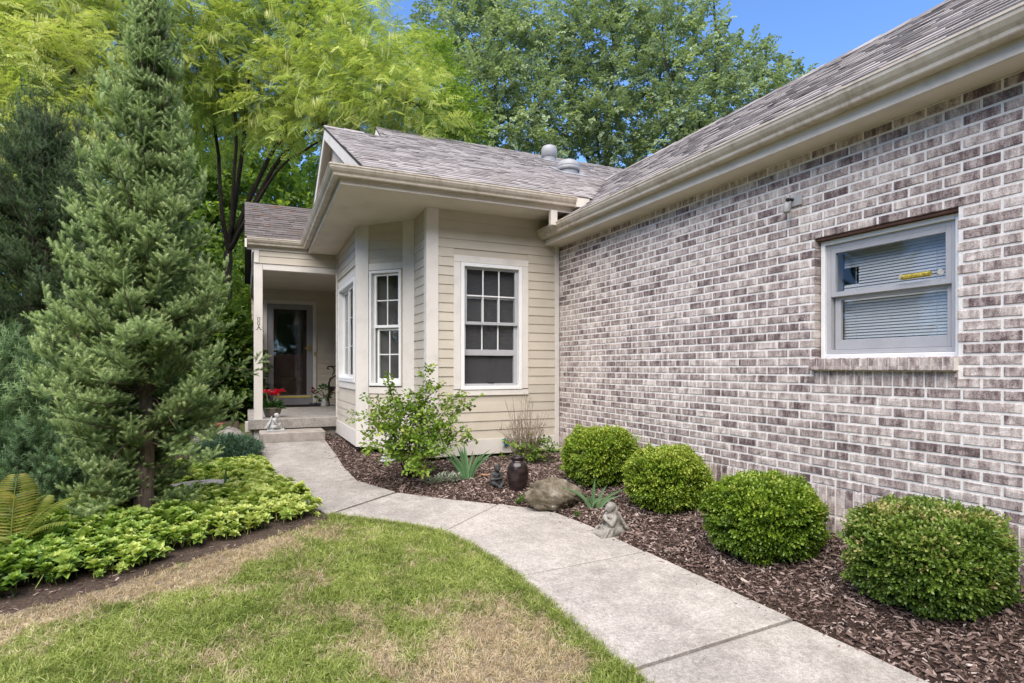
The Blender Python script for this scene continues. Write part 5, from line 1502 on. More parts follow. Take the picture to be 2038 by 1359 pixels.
# ------------------------------------------------------------------ dry twiggy shrub at the corner
bx, by = 3.08, 6.33; bz = mz(bx, by)
t = empty('dry_shrub', (bx, by, bz), 'bare tan twiggy shrub with a few green leaves at the house corner', 'shrub')
mb = MB()
r = random.Random(9)
for k in range(96):
    a = r.uniform(0, 6.283); rad = r.uniform(.02, .30) ; L = r.uniform(.34, .66) if k > 10 else r.uniform(.70, .92)
    o = Vector((bx + .12 * math.cos(a) * r.random(), by + .10 * math.sin(a) * r.random(), bz - .02))
    e = Vector((bx + rad * math.cos(a) * 1.2, min(by + rad * math.sin(a), 6.74), bz + L * (1 - .4 * rad)))
    q_ = limb(mb, [o, o.lerp(e, .5) + Vector((r.uniform(-.03, .03), r.uniform(-.03, .03), .03)), e], .0054, .0017, 4, .006, 8)
    for j in range(r.randint(1, 4)):
        s_ = q_[r.randint(3, len(q_) - 2)]; v = Vector((r.uniform(-.1, .1), r.uniform(-.06, .05), r.uniform(.04, .14)))
        limb(mb, [s_, s_ + v * .5, s_ + v], .0022, .001, 3, .003, 4)
mb.build('stems', M_TWIG, t)
n = 90
P = np.stack([bx + rng.normal(size=n) * .13 + .04, by - .03 + rng.normal(size=n) * .08, bz + rng.uniform(.03, .27, n)], -1)
D = rng.normal(size=(n, 3)) + np.array([0, -.5, .4])
scatter('foliage', P, rot_dir(D, rng.uniform(-.5, .5, n)), rng.uniform(.7, 1.1, n), rng.uniform(.3, .7, n), T_SHR, t)
mb = MB()
for (x_, y_, z_, L) in ((.22, -.16, .10, .085), (.30, -.14, .14, .08), (.16, -.2, .05, .08), (.1, -.2, .12, .07), (.36, -.08, .2, .07), (.25, -.2, .03, .075), (-.05, -.14, .22, .06), (.38, -.06, .11, .06)):
    mb.tube([(bx, by, bz), (bx + x_, by + y_, bz + z_)], .002, 4)
    mb.leaf((bx + x_, by + y_, bz + z_), (r.uniform(-1, 1), -.6, r.uniform(-.2, .3)), (0, -.3, 1), L, L * .72, .1, r.uniform(.7, 1.), .2)
mb.build('broad_leaves', P_GREEN, t)

# ------------------------------------------------------------------ ferns
def fern(x, y, fronds, lab):
    z = bzf(x, y); t = empty('fern', (x, y, z), lab, 'fern')
    for az, L, arch, tn in fronds:
        mb = MB(); h = Vector((math.cos(az), math.sin(az), 0)); sd = Vector((-h.y, h.x, 0))
        pts = []
        for i in range(21):
            f = i / 20
            pts.append(Vector((x, y, z - .02)) + h * (L * arch * f ** 1.5) + Vector((0, 0, L * (f - arch * .62 * f ** 2.6))))
        mb.tube(pts, [.005 * (1 - .8 * i / 20) for i in range(21)], 4)
        for i in range(27):
            f = .16 + .84 * i / 27; k = f * 20; a = int(min(k, 19)); p = pts[a].lerp(pts[a + 1], k - a); tg = (pts[a + 1] - pts[a]).normalized()
            pl = .155 * L / .75 * math.sin(math.pi * min(1, (f - .05) * .98)) ** .75
            for s in (-1, 1):
                d = (sd * s + tg * .38 + Vector((0, 0, -.12))).normalized()
                up = tg.cross(d) * s
                mb.leaf(p, d, up, pl, .0135, .08, tn + random.uniform(-.2, .2) + .2 * (f - .5), .2)
        mb.build('frond', P_FERN, t)
fern(-1.42, 4.92, [(2.1, .72, .55, .8), (2.9, .68, .7, .6), (1.1, .6, .5, .45), (3.6, .7, .8, .5), (-.3, .5, .7, .4), (4.6, .6, .9, .55), (.4, .62, .55, .4), (1.7, .74, .35, .7)], 'yellow green fern with tall arching fronds at the left edge')
fern(-1.05, 5.55, [(1.0, .55, .5, .45), (.2, .5, .6, .4), (2.2, .5, .6, .4), (-.8, .45, .7, .5)], 'smaller fern half hidden under the spruce')

# ------------------------------------------------------------------ groundcovers (nobody could count their leaves)
n = 9500
X = rng.uniform(-3.2, .75, n); Y = rng.uniform(3.9, 7.9, n)
k = inpoly(X, Y, P_SOILB); X, Y = X[k], Y[k]
dd = dline(X, Y, DIRT); dw = dline(X, Y, WL)
edge = .13 + .12 * (fbm(X, Y, 3, 51) - .5) * 2
k = (dd > edge) & ((dw > .03) | (Y < 5)) & (X < .56 - .06 * (Y - 5.3)) & (Y < 7.35 + .3 * (fbm(X, Y, 2, 52) - .5)) & (np.hypot(X + .74, Y - 5.52) > .12) & ~((np.abs(X + .36) < .38) & (Y > 6.12) & (Y < 6.46))
k &= (X > -1.3) | (dd < .75) | (rng.random(len(X)) < .35)
X, Y, dd = X[k], Y[k], dd[k]
Z = bed_z(X, Y) - .02 + .085 * np.clip((dd - .1) / .3, .05, 1) + .06 * (fbm(X, Y, 2.2, 55) - .3) + rng.normal(size=len(X)) * .014
n = len(X); D = np.stack([rng.normal(size=n) * .3, rng.normal(size=n) * .42 - .12, np.ones(n)], -1)
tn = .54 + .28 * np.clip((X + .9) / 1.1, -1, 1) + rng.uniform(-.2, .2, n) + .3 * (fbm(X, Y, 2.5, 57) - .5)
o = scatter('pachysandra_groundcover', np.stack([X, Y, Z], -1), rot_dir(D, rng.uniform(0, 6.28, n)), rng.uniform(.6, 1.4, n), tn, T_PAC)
tag(o, 'yellow green groundcover carpeting the bed beside the walk', 'groundcover', kind='stuff')
n = 1500
a = rng.uniform(0, 6.283, n); rr = np.sqrt(rng.random(n))
X = -.19 + .33 * rr * np.cos(a); Y = 8.25 + .62 * rr * np.sin(a)
Z = bed_z(X, Y) + .04 + .13 * np.sqrt(np.clip(1 - rr ** 2, 0, 1)) * (.6 + .6 * fbm(X, Y, 4, 61))
D = np.stack([np.cos(a) * rr + rng.normal(size=n) * .4, np.sin(a) * rr + rng.normal(size=n) * .4, np.full(n, .6)], -1)
o = scatter('bluish_groundcover', np.stack([X, Y, Z], -1), rot_dir(D, rng.uniform(-.6, .6, n)), rng.uniform(.8, 1.3, n), .42 + rng.uniform(-.2, .2, n) + .25 * (Y - 8.2), T_JUN)
tag(o, 'low bluish green groundcover beside the foot of the porch post', 'groundcover', kind='stuff')

# ------------------------------------------------------------------ stones
def rock(name, c, size, lab, cat, mat, seed, sub_=4, amp=.22, freq=1.7, shape=None, rot=0):
    bm = bmesh.new(); bmesh.ops.create_icosphere(bm, subdivisions=sub_, radius=1)
    V = np.array([v.co[:] for v in bm.verts])
    # facets: clip against a few random planes, then rough noise
    r = np.random.default_rng(seed)
    for k in range(9):
        nrm = r.normal(size=3); nrm /= np.linalg.norm(nrm); d = r.uniform(.66, .9)
        o_ = V @ nrm - d; V = V - np.clip(o_, 0, None)[:, None] * nrm * .9
    nz = fbm(V[:, 0] * freq + V[:, 2], V[:, 1] * freq + V[:, 2] * .7, 1.6, seed, 5) - .5
    nz2 = fbm(V[:, 0] * 4 + V[:, 2] * 3, V[:, 1] * 4 - V[:, 2] * 3, 1.9, seed + 9, 4) - .5
    V = V * (1 + amp * nz + .16 * nz2)[:, None]
    if shape: V = shape(V)
    V = V * np.array(size)
    ca, sa = math.cos(rot), math.sin(rot)
    V = np.stack([V[:, 0] * ca - V[:, 1] * sa, V[:, 0] * sa + V[:, 1] * ca, V[:, 2]], -1)
    Fs = [[v.index for v in f.verts] for f in bm.faces]; bm.free()
    o = add(name, mkmesh(name, V, Fs, mat, True), None, c)
    return tag(o, lab, cat)
def bsh(V):
    V = V.copy(); V[:, 2] = np.where(V[:, 2] > 0, V[:, 2] * (1 - .28 * np.clip(V[:, 0] - .1, 0, 1)), V[:, 2] * .6)
    hol = np.exp(-((V[:, 0] - .05) / .42) ** 2) * np.clip(-V[:, 1] - .3, 0, 1) * np.clip(.35 - V[:, 2], 0, 1)
    V[:, 1] += .5 * hol
    return V
rock('boulder', (2.60, 4.74, mz(2.6, 4.74) + .075), (.285, .185, .185), 'mossy brown boulder with a white lichen patch between urn and boxwoods', 'boulder', M_BOULD, 12, 5, .55, 1.9, bsh, -.43)
rock('round_rock', (-.40, 9.45, .41), (.40, .33, .20), 'pale rounded rock with a clay dish on top beside the porch', 'rock', M_ROCK, 4, 4, .2)
mb = MB().lathe([(.0, -.02), (.06, -.02), (.085, .0), (.098, .035), (.09, .04), (.0, .042)], (-.36, 9.36, .608), 20)
tag(mb.build('clay_dish', M_TERRA, None, True, loc=(-.36, 9.36, .59)), 'small upturned terracotta dish on the pale rock', 'dish')
rock('flat_stone', (-.37, 6.36, float(bed_z(np.array([-.37]), np.array([6.36]))[0]) + .10), (.38, .14, .06), 'flat grey stone slab half sunk in the groundcover', 'stone', M_ROCK, 8, 4, .15)

# ------------------------------------------------------------------ urn
ux, uy = 2.51, 5.33; uz = mz(ux, uy) - .02
prof = [(.0, 0), (.078, 0), (.082, .01), (.094, .06), (.104, .13), (.108, .19), (.106, .225), (.098, .262), (.082, .288), (.066, .30), (.060, .308), (.062, .316), (.071, .326), (.074, .338), (.071, .347), (.064, .349), (.057, .343), (.054, .325), (.05, .26), (.0, .25)]
prof = [(a + .0012 * math.sin(b * 210) if .02 < b < .28 else a, b) for a, b in prof]
pr = []
for (a0, b0), (a1, b1) in zip(prof[:-1], prof[1:]):
    pr += [(a0 + (a1 - a0) * k / 4, b0 + (b1 - b0) * k / 4) for k in range(4)]
pr.append(prof[-1])
o = MB().lathe(pr, (0, 0, 0), 36).build('urn', M_URN, None, True); o.location = (ux, uy, uz)
tag(o, 'glossy dark brown stoneware urn behind the boulder', 'urn')

# ------------------------------------------------------------------ figures of cast stone: blobs fused by remeshing
def figure(name, loc, face, blobs, mat, lab, cat, vox=.0045, rough=.0):
    """blobs: (centre, radii, (axis-to, optional)) in a frame where +X is the way it faces, Z up"""
    bm = bmesh.new()
    for b in blobs:
        if b[0] == 'cap':                       # tapered limb between two points
            _, p, q_, r0, r1 = b
            p, q_ = Vector(p), Vector(q_); n = max(3, int((q_ - p).length / (min(r0, r1) * .5)))
            for i in range(n + 1):
                f = i / n; bmesh.ops.create_icosphere(bm, subdivisions=2, radius=r0 + (r1 - r0) * f, matrix=Matrix.Translation(p.lerp(q_, f)))
        elif b[0] == 'box':
            _, c, s, rz = b
            bmesh.ops.create_cube(bm, size=1, matrix=Matrix.Translation(c) @ Matrix.Rotation(rz, 4, 'Z') @ Matrix.Diagonal((*s, 1)))
        else:
            _, c, rad, eul = b
            bmesh.ops.create_icosphere(bm, subdivisions=3, radius=1, matrix=Matrix.Translation(c) @ Euler(eul).to_matrix().to_4x4() @ Matrix.Diagonal((*rad, 1)))
    me = bpy.data.meshes.new(name); bm.to_mesh(me); bm.free(); me.materials.append(mat)
    o = add(name, me, None, loc); o.rotation_euler = (0, 0, face)
    rm = o.modifiers.new('fuse', 'REMESH'); rm.mode = 'VOXEL'; rm.voxel_size = vox; rm.use_smooth_shade = True
    sm = o.modifiers.new('soften', 'SMOOTH'); sm.factor = .5; sm.iterations = 2
    return tag(o, lab, cat)
E_ = 'ell'; C_ = 'cap'; B_ = 'box'
def angel_sitting(big=True):
    b = [(B_, (.02, 0, .012), (.25, .15, .024), 0),
         (E_, (-.035, 0, .065), (.055, .062, .045), (0, 0, 0)),                    # hips
         (C_, (-.035, 0, .07), (.0, 0, .155), .048, .045), (E_, (.002, 0, .165), (.040, .058, .03), (0, .3, 0)),   # bent back, shoulders
         (C_, (.01, 0, .18), (.03, 0, .205), .02, .02),
         (E_, (.045, 0, .228), (.036, .032, .040), (0, .4, 0)), (E_, (.036, 0, .242), (.039, .037, .035), (0, .3, 0)),  # bowed head, hair
         (E_, (.082, 0, .222), (.008, .007, .009), (0, 0, 0)),
         (E_, (.05, .032, .228), (.008, .005, .011), (0, 0, 0)), (E_, (.05, -.032, .228), (.008, .005, .011), (0, 0, 0))]
    for s in (-1, 1):
        b += [(C_, (-.02, .035 * s, .06), (.075, .04 * s, .095), .032, .024), (C_, (.075, .04 * s, .095), (.10, .03 * s, .03), .023, .015), (E_, (.122, .03 * s, .03), (.026, .014, .011), (0, 0, 0)),
              (C_, (.005, .056 * s, .165), (.03, .062 * s, .11), .02, .016), (C_, (.03, .062 * s, .11), (.078, .02 * s, .115), .015, .012), (E_, (.085, .016 * s, .117), (.014, .011, .012), (0, 0, 0))]
        for k in range(5):                                                         # feathered wing
            b.append((E_, (-.055 - .012 * k, (.035 + .006 * k) * s, .165 - .024 * k), (.014, .010, .072 - .006 * k), (0, .35 + .12 * k, .25 * s)))
    return b
figure('angel_statue', (.41, 9.62, .475), .0, angel_sitting(), M_STAT2, 'pale stone angel sitting with bowed head on the porch step', 'statue')
def child_kneel():
    b = [(B_, (.01, 0, .008), (.2, .14, .016), .1),
         (E_, (-.01, 0, .05), (.085, .07, .05), (0, 0, 0)), (E_, (.05, .0, .032), (.075, .07, .03), (0, 0, 0)), (E_, (-.05, 0, .035), (.06, .065, .035), (0, 0, 0)),
         (C_, (-.02, 0, .06), (-.005, 0, .145), .056, .042), (E_, (-.003, 0, .15), (.036, .052, .026), (0, 0, 0)),
         (C_, (0, 0, .16), (.008, 0, .185), .018, .018),
         (E_, (.014, 0, .208), (.032, .029, .036), (0, .25, 0)), (E_, (.0, 0, .218), (.036, .036, .034), (0, 0, 0)), (E_, (-.022, 0, .185), (.024, .036, .045), (0, -.2, 0)), (E_, (-.03, 0, .155), (.018, .03, .035), (0, 0, 0)),
         (E_, (.047, 0, .204), (.007, .006, .008), (0, 0, 0)), (E_, (.05, .0, .15), (.02, .022, .018), (0, 0, 0))]
    for s in (-1, 1):
        b += [(C_, (0, .05 * s, .15), (.032, .056 * s, .105), .02, .017), (C_, (.032, .056 * s, .105), (.058, .012 * s, .138), .016, .012),
              (E_, (.032, .012 * s, .205), (.007, .006, .005), (0, 0, 0))]
        for k in range(5): b.append((E_, (-.058 - .011 * k, (.028 + .007 * k) * s, .135 - .018 * k), (.013, .010, .055 - .004 * k), (0, .3 + .15 * k, .3 * s)))
        for k in range(5): b.append((C_, (.0 + .02 * k, (.05 + .006 * (k % 2)) * s, .075), (.03 + .026 * k, (.058 + .006 * (k % 2)) * s, .012), .012, .009))
    return b
gs = figure('girl_statue', (2.68, 3.93, mz(2.68, 3.93) - .012), math.pi + rt + .45, child_kneel(), M_STAT, 'grey stone girl with wings kneeling at the mulch edge by the low iris', 'statue')
def child_read():
    b = [(E_, (-.02, 0, .04), (.05, .055, .04), (0, 0, 0)), (C_, (-.02, 0, .05), (.0, 0, .125), .042, .04), (E_, (.002, 0, .135), (.034, .05, .025), (0, .2, 0)), (C_, (.005, 0, .145), (.02, 0, .165), .017, .017),
         (E_, (.03, 0, .188), (.031, .029, .034), (0, .4, 0)), (E_, (.022, 0, .198), (.034, .033, .031), (0, .2, 0)), (E_, (.06, 0, .18), (.007, .006, .007), (0, 0, 0)), (E_, (.06, 0, .09), (.022, .035, .012), (0, -.5, 0))]
    for k in range(7): b.append((E_, (.02 + .02 * math.cos(k), .022 * math.sin(k), .215 + .004 * (k % 2)), (.013, .013, .011), (0, 0, 0)))
    for s in (-1, 1):
        b += [(C_, (-.01, .03 * s, .04), (.07, .05 * s, .05), .028, .02), (C_, (.07, .05 * s, .05), (.10, -.005 * s, .016), .02, .013), (E_, (.115, -.012 * s, .016), (.022, .012, .010), (0, 0, 0)),
              (C_, (0, .048 * s, .135), (.02, .055 * s, .085), .018, .015), (C_, (.02, .055 * s, .085), (.058, .02 * s, .092), .014, .011)]
    return b
figure('child_statue', (2.345, 5.50, mz(2.345, 5.5) - .008), rt - 1.15, child_read(), M_STATD, 'small dark stone child sitting beside the brown urn', 'statue')
figure('cherub_statue', (1.60, 7.15, mz(1.6, 7.15)), rt + 3.6, [(E_, (0, 0, .02), (.10, .07, .026), (0, 0, 0)), (E_, (0, 0, .05), (.05, .05, .04), (0, 0, 0)), (C_, (0, 0, .06), (.015, 0, .12), .038, .032), (E_, (.03, 0, .155), (.03, .028, .032), (0, .3, 0)), (C_, (0, .03, .05), (.07, .035, .06), .022, .014), (C_, (0, -.03, .05), (.07, -.035, .06), .022, .014), (C_, (.01, .035, .115), (.05, .02, .09), .015, .01), (C_, (.01, -.035, .115), (.05, -.02, .09), .015, .01)], M_STAT2, 'little white stone figure half hidden behind the loose shrub', 'statue')
gs.scale = (1.14, 1.14, 1.14)
# teal frog-like ornament on the skirt board
ox_, oy_, oz_ = 3.015, 6.755, .49
figure('wall_ornament', (ox_, oy_, oz_), -math.pi / 2, [(E_, (0, 0, 0), (.022, .028, .042), (0, 0, .0)), (E_, (.004, -.02, .045), (.017, .022, .022), (0, 0, 0)), (C_, (.0, .02, .02), (.0, .06, .04), .008, .006), (C_, (0, -.025, .02), (0, -.055, .055), .008, .006), (C_, (0, .02, -.03), (0, .055, -.05), .009, .006), (C_, (0, -.02, -.03), (0, -.045, -.05), .009, .006)], M_TEAL, 'small teal frog ornament fixed low on the siding behind the dry shrub', 'ornament', .004)

# ------------------------------------------------------------------ porch things
def pot_flowers():
    x, y, z = .41, 10.28, .64
    t = empty('flower_pot', (x, y, z), 'weathered pot of bright red flowers on the porch edge beside the post', 'potted plant')
    MB().lathe([(.0, 0), (.10, 0), (.115, .03), (.145, .13), (.155, .15), (.15, .16), (.135, .15), (.12, .12), (0, .12)], (x, y, z), 24).build('pot', M_CLAYPOT, t, True)
    mb = MB()
    for k in range(46):
        th = k * 2.399; el = random.uniform(.1, 1.1)
        mb.leaf((x + .05 * math.cos(th), y + .05 * math.sin(th), z + .13 + random.uniform(0, .06)), (math.cos(th) * math.cos(el), math.sin(th) * math.cos(el), math.sin(el)), (0, 0, 1), random.uniform(.10, .18), .05, .15, random.uniform(.05, .45), .4)
    mb.build('leaves', P_GREEN, t)
    for k, (dx, h, hx) in enumerate(((-.09, .40, -.10), (.03, .36, .05), (.10, .41, .11))):
        mb = MB(); mb.tube([(x + dx * .4, y - .02, z + .12), (x + dx * .7, y - .02, z + h * .6), (x + dx, y - .02, z + h)], .009, 6)
        mb.build('stalk', P_STALK, t)
        mb = MB()
        for j in range(9):
            th = j * 6.283 / 9 + k; el = .35 + .35 * (j % 2)
            mb.leaf((x + dx, y - .02, z + h - .005), (math.cos(th) * math.cos(el), math.sin(th) * math.cos(el), math.sin(el)), (0, 0, 1), .115, .058, .2, random.uniform(.35, .85), .25)
        mb.build('blossom', P_RED, t)
pot_flowers()
def geranium():
    x, y, z = 1.52, 12.75, .64
    t = empty('flower_pot', (x, y, z), 'small white pot of dark red geraniums below the bench arm', 'potted plant')
    MB().lathe([(.0, 0), (.06, 0), (.07, .03), (.085, .13), (.09, .145), (.084, .15), (.075, .14), (.07, .12), (0, .12)], (x, y, z), 20).build('pot', M_CREAMPOT, t, True)
    mb = MB()
    for k in range(60):
        v = rdir(1)[0]; p = Vector((x - .03, y, z + .27)) + Vector(tuple(v)) * .13
        mb.leaf(p, (v[0], v[1], v[2] * .5 + .2), (0, -.6, 1), .085, .075, .1, random.uniform(.1, .6), .2)
    mb.tube([(x, y, z + .1), (x - .03, y, z + .3)], .01, 5)
    mb.build('leaves', P_GREEN, t)
    for px_, pz_ in ((-.24, .34), (.16, .30)):
        mb = MB(); mb.tube([(x, y, z + .2), (x + px_, y - .04, z + pz_)], .004, 4)
        for k in range(22):
            v = rdir(1)[0]
            mb.leaf((x + px_ + v[0] * .02, y - .04 + v[1] * .02, z + pz_ + v[2] * .025), tuple(v), (0, 0, 1), .05, .04, .1, random.uniform(.2, .8))
        mb.build('blossom', P_DRED, t)
geranium()
rp = random.Random(3)
for k, (x, lab, rr) in enumerate(((1.28, 'left dark pebble in the row by the white pot', .05), (1.36, 'middle bluish pebble in the row by the white pot', .055), (1.43, 'right dark pebble in the row by the white pot', .045))):
    mm_ = stone('pebble_stone_%d' % k, (.02, .022, .03), (.06, .065, .08), (.14, .14, .15), 20)
    rock('pebble', (x, 12.95, .64 + rr * .6), (rr, rr * .8, rr * .75), lab, 'pebble', mm_, 40 + k, 3)
tag(MB().box(.38, 1.42, 12.62, 13.24, .642, .656).build('door_mat', M_RUBBER, None, False, .004, loc=(.9, 12.93, .642)), 'dark doormat lying in front of the grey storm door', 'doormat')
# bench: cast scroll ends, slatted seat and back, against the right porch wall
t = empty('porch_bench', (1.75, 11.9, .64), 'black iron scroll bench mostly hidden behind the bay', 'bench')
for y in (11.15, 12.62):
    mb = MB()
    sc_ = [(1.56, .64), (1.60, .66), (1.585, .80), (1.60, .98), (1.595, 1.08)]
    mb.tube([(x, y, z) for x, z in sc_], [.016, .018, .016, .018, .018], 8)
    mb.tube([(1.535, y, .648), (1.56, y, .655), (1.585, y, .69)], .014, 6)
    arm = [(1.98, y, 1.36), (1.80, y, 1.36), (1.70, y, 1.34), (1.61, y, 1.34)]
    arm = [(1.98, y, 1.23), (1.85, y, 1.265), (1.72, y, 1.27), (1.63, y, 1.22), (1.595, y, 1.12), (1.595, y, 1.02)]
    mb.tube(arm, [.016, .018, .02, .022, .02, .018], 8)
    scr = [(1.66 , y, 1.28), (1.70, y, 1.36), (1.69, y, 1.44), (1.63, y, 1.475), (1.575, y, 1.46), (1.56, y, 1.425), (1.585, y, 1.41), (1.60, y, 1.43)]
    mb.tube(scr, [.014, .015, .015, .015, .015, .015, .013, .01], 8)
    mb.tube([(1.98, y, 1.475), (1.64, y, 1.475)], .011, 6)
    mb.tube([(1.93, y, .64), (1.90, y, 1.0), (1.97, y, 1.5)], .016, 8)
    mb.tube([(1.59, y, 1.02), (1.92, y, 1.0)], .014, 6)
    mb.build('bench_end', M_BLACK, t)
for k in range(6):
    MB().box(1.60 + k * .055, 1.64 + k * .055, 11.10, 12.67, 1.035, 1.055).build('slat', M_BLACK, t)
for k in range(4):
    MB().box(1.935 + k * .008, 1.95 + k * .008, 11.10, 12.67, 1.13 + k * .095, 1.19 + k * .095).build('slat', M_BLACK, t)
# little iron figure on the post
mb = MB(); w = WPF
for a, z in ((.052, 2.22), (.052, 2.155)):
    mb.tube([w(a, .142, z), w(a + .03, .142, z), w(a + .03, .142, z - .045), w(a, .142, z - .045), w(a, .142, z)], .006, 5)
mb.tube([w(a + .015, .142, 2.11), w(a + .015, .142, 2.06)], .008, 5)
for s in (-1, 1): mb.tube([w(a + .015, .142, 2.08), w(a + .015 + .025 * s, .142, 2.03), w(a + .015 + .045 * s, .142, 2.035)], .006, 5)
tag(mb.build('iron_figure', M_BLACK, None, False, loc=w(.066, .14, 2.12)), 'little black iron figure hung on the porch post', 'ornament')
# black drain pipe end by the step
mb = MB().tube([(1.20, 9.62, .335), (1.36, 9.55, .345), (1.50, 9.60, .35)], .035, 10)
for k in range(6): mb.tube([(1.22 + k * .03, 9.612 - .01 * k, .336), (1.235 + k * .03, 9.61 - .01 * k, .337)], .04, 10)
tag(mb.build('drain_pipe', M_BLACK, None, True, loc=(1.35, 9.58, .31)), 'black corrugated drain pipe end in the mulch beside the step', 'pipe')
# hose tap in the bay return
mb = MB().tube([W2(.525, .022, 1.114), W2(.525, .09, 1.11)], .018, 8)
mb.tube([W2(.525, .075, 1.115), W2(.525, .10, 1.06)], .013, 8); mb.tube([W2(.49, .07, 1.15), W2(.56, .07, 1.15)], .008, 6); mb.tube([W2(.525, .07, 1.11), W2(.525, .07, 1.15)], .006, 6)
tag(mb.build('hose_tap', M_BLACK, None, False, loc=W2(.525, .022, 1.11)), 'dark hose tap on the bay wall above the loose shrub', 'tap')
# sensor lamp on the brick
t = empty('wall_lamp', (XB - .005, 3.14, 2.70), 'small grey weathered flood lamp bracket on the bricks left of the window', 'wall lamp')
MB().box(XB - .014, XB - .003, 3.07, 3.165, 2.675, 2.75).build('back_plate', M_GREYMETAL, t, False, .003)
MB().tube([(XB - .014, 3.145, 2.728), (XB - .06, 3.148, 2.725)], .011, 8).sphere((XB - .062, 3.15, 2.722), .017).build('knuckle', M_BLACK, t, True)
MB().lathe([(.0, .03), (.018, .028), (.026, .005), (.028, -.045), (.024, -.05), (.02, -.03), (0, -.03)], (XB - .066, 3.155, 2.675), 16).build('lamp_head', M_GREYMETAL, t, True)
# window feeder behind the glass of the brick-wall window
t = empty('window_tube', WR_(.66, -.05, 2.03), 'clear tube filled with yellow seed held by suction cups in the upper sash', 'tube')
m = Mat('yellow_seed'); c = m.ramp(m.noise(110, 2, .8), [(.35, (.10, .075, .01)), (.5, (.42, .32, .04)), (.7, (.62, .52, .12))]); M_SEED = m.done(m.bsdf(c, .6, .4))
MB().tube([WR_(.585, .008, 2.032), WR_(.755, .008, 2.035)], .017, 12).build('seed_tube', M_SEED, t)
for s_ in (.565, .80): MB().tube([WR_(s_, -.008, 2.036), WR_(s_ + .014, .008, 2.036)], .018, 12).build('suction_cup', M_GREYMETAL, t)
# dead iris leaf and pebbles
mb = MB(); pts = [(2.27, 5.80), (2.33, 5.78), (2.39, 5.72), (2.44, 5.63)]
V = []; 
for i, (x, y) in enumerate(pts):
    z = mz(x, y) + (.04, .05, .045, .02)[i]; V += [(x - .006, y - .010, z), (x + .006, y + .012, z + .003)]
mb.raw(V, [(0, 1, 3, 2), (2, 3, 5, 4), (4, 5, 7, 6)], .6)
tag(mb.build('dead_leaf', P_DEAD, None, loc=(2.35, 5.73, mz(2.35, 5.73))), 'curled orange dead leaf on the mulch right of the tall iris', 'leaf')

# tiny white flowers at the edge of the groundcover
fx, fy = .30, 6.62; fz = float(gb(fy)) + .02
t = empty('white_flower', (fx, fy, fz), 'tiny white flower sprig leaning from the groundcover over the walk', 'flower')
M_WHITE = paint('white_petal', (.75, .75, .72), .5, .3, .03)
for k, (dx, dz) in enumerate(((-.02, .15), (.0, .12), (.03, .13), (.05, .09), (.06, .06), (.02, .08))):
    mb = MB(); mb.tube([(fx - .05, fy, fz), (fx + dx, fy - .02, fz + dz)], .0018, 4); mb.build('stalk', P_STALK, t)
    mb = MB()
    for j in range(5):
        th = j * 1.2566 + k; mb.leaf((fx + dx, fy - .02, fz + dz), (math.cos(th), math.sin(th), .5), (0, 0, 1), .013, .009, .1, .5)
    mb.build('blossom', M_WHITE, t)
# ================================================================== MULCH CHIPS AND TURF
def t_chip(seed, L, w, h):
    r = random.Random(seed); j = lambda a: r.uniform(-a, a)
    V = [(-L / 2 + j(L * .1), -w / 2 + j(w * .3), -h / 2), (L / 2 + j(L * .1), -w / 2 + j(w * .35), -h / 2 + j(h)), (L / 2 + j(L * .15), w / 2 + j(w * .35), -h / 2 + j(h)), (-L / 2 + j(L * .1), w / 2 + j(w * .3), -h / 2)]
    V += [(x * .92, y * .85, h / 2 + j(h * .3)) for x, y, z in V]
    return MB().raw(V, BF, .5)
T_CHIP = template('mulch_chip', [t_chip(k, *s) for k, s in enumerate(((.030, .009, .004), (.022, .011, .004), (.042, .008, .005), (.016, .010, .003), (.055, .011, .006), (.026, .005, .004), (.034, .014, .005), (.012, .008, .003)))], M_CHIP)
n = 110000
X = rng.uniform(1.02, 3.86, n); Y = rng.uniform(.4, 9.86, n)
k = inpoly(X, Y, P_MULCH) ; X, Y = X[k], Y[k]
de = dline(X, Y, WR)
keep = (de > -.01) & (rng.random(len(X)) < np.where(Y < 4.2, 1, np.where(Y < 6.9, .8, .6)))
X, Y = X[keep], Y[keep]
n = len(X)
X += rng.normal(size=n) * .006
Z = mulch_z(X, Y) + rng.uniform(-.002, .016, n) * np.clip(de[keep] / .05, .3, 1)
R = np.stack([rng.normal(size=n) * .6, rng.normal(size=n) * .38, rng.uniform(0, 6.283, n)], -1)
tn = np.clip(rng.beta(1.6, 2.2, n) * 1.0 + .25 * (fbm(X, Y, 2.5, 71) - .5) + np.where(rng.random(n) < .05, .4, 0), 0, 1)
o = scatter('mulch_chips', np.stack([X, Y, Z], -1), R, rng.uniform(.45, 1.25, n), tn, T_CHIP)
tag(o, 'shredded brown bark chips covering the bed along the brick wall', 'mulch', kind='stuff')
n = 150
s = rng.uniform(0, arcs(WR)[14], n); a = arcs(WR)
X = np.interp(s, a, WR[:, 0]) - np.abs(rng.normal(size=n)) * .07; Y = np.interp(s, a, WR[:, 1]) - np.abs(rng.normal(size=n)) * .02
R = np.stack([rng.normal(size=n) * .12, rng.normal(size=n) * .1, rng.uniform(0, 6.283, n)], -1)
o = scatter('stray_chips', np.stack([X, Y, gb(Y) + .018], -1), R, rng.uniform(.3, .8, n), rng.uniform(.15, .75, n), T_CHIP)
tag(o, 'stray bark chips strewn on the bed side of the walk', 'mulch', kind='stuff')
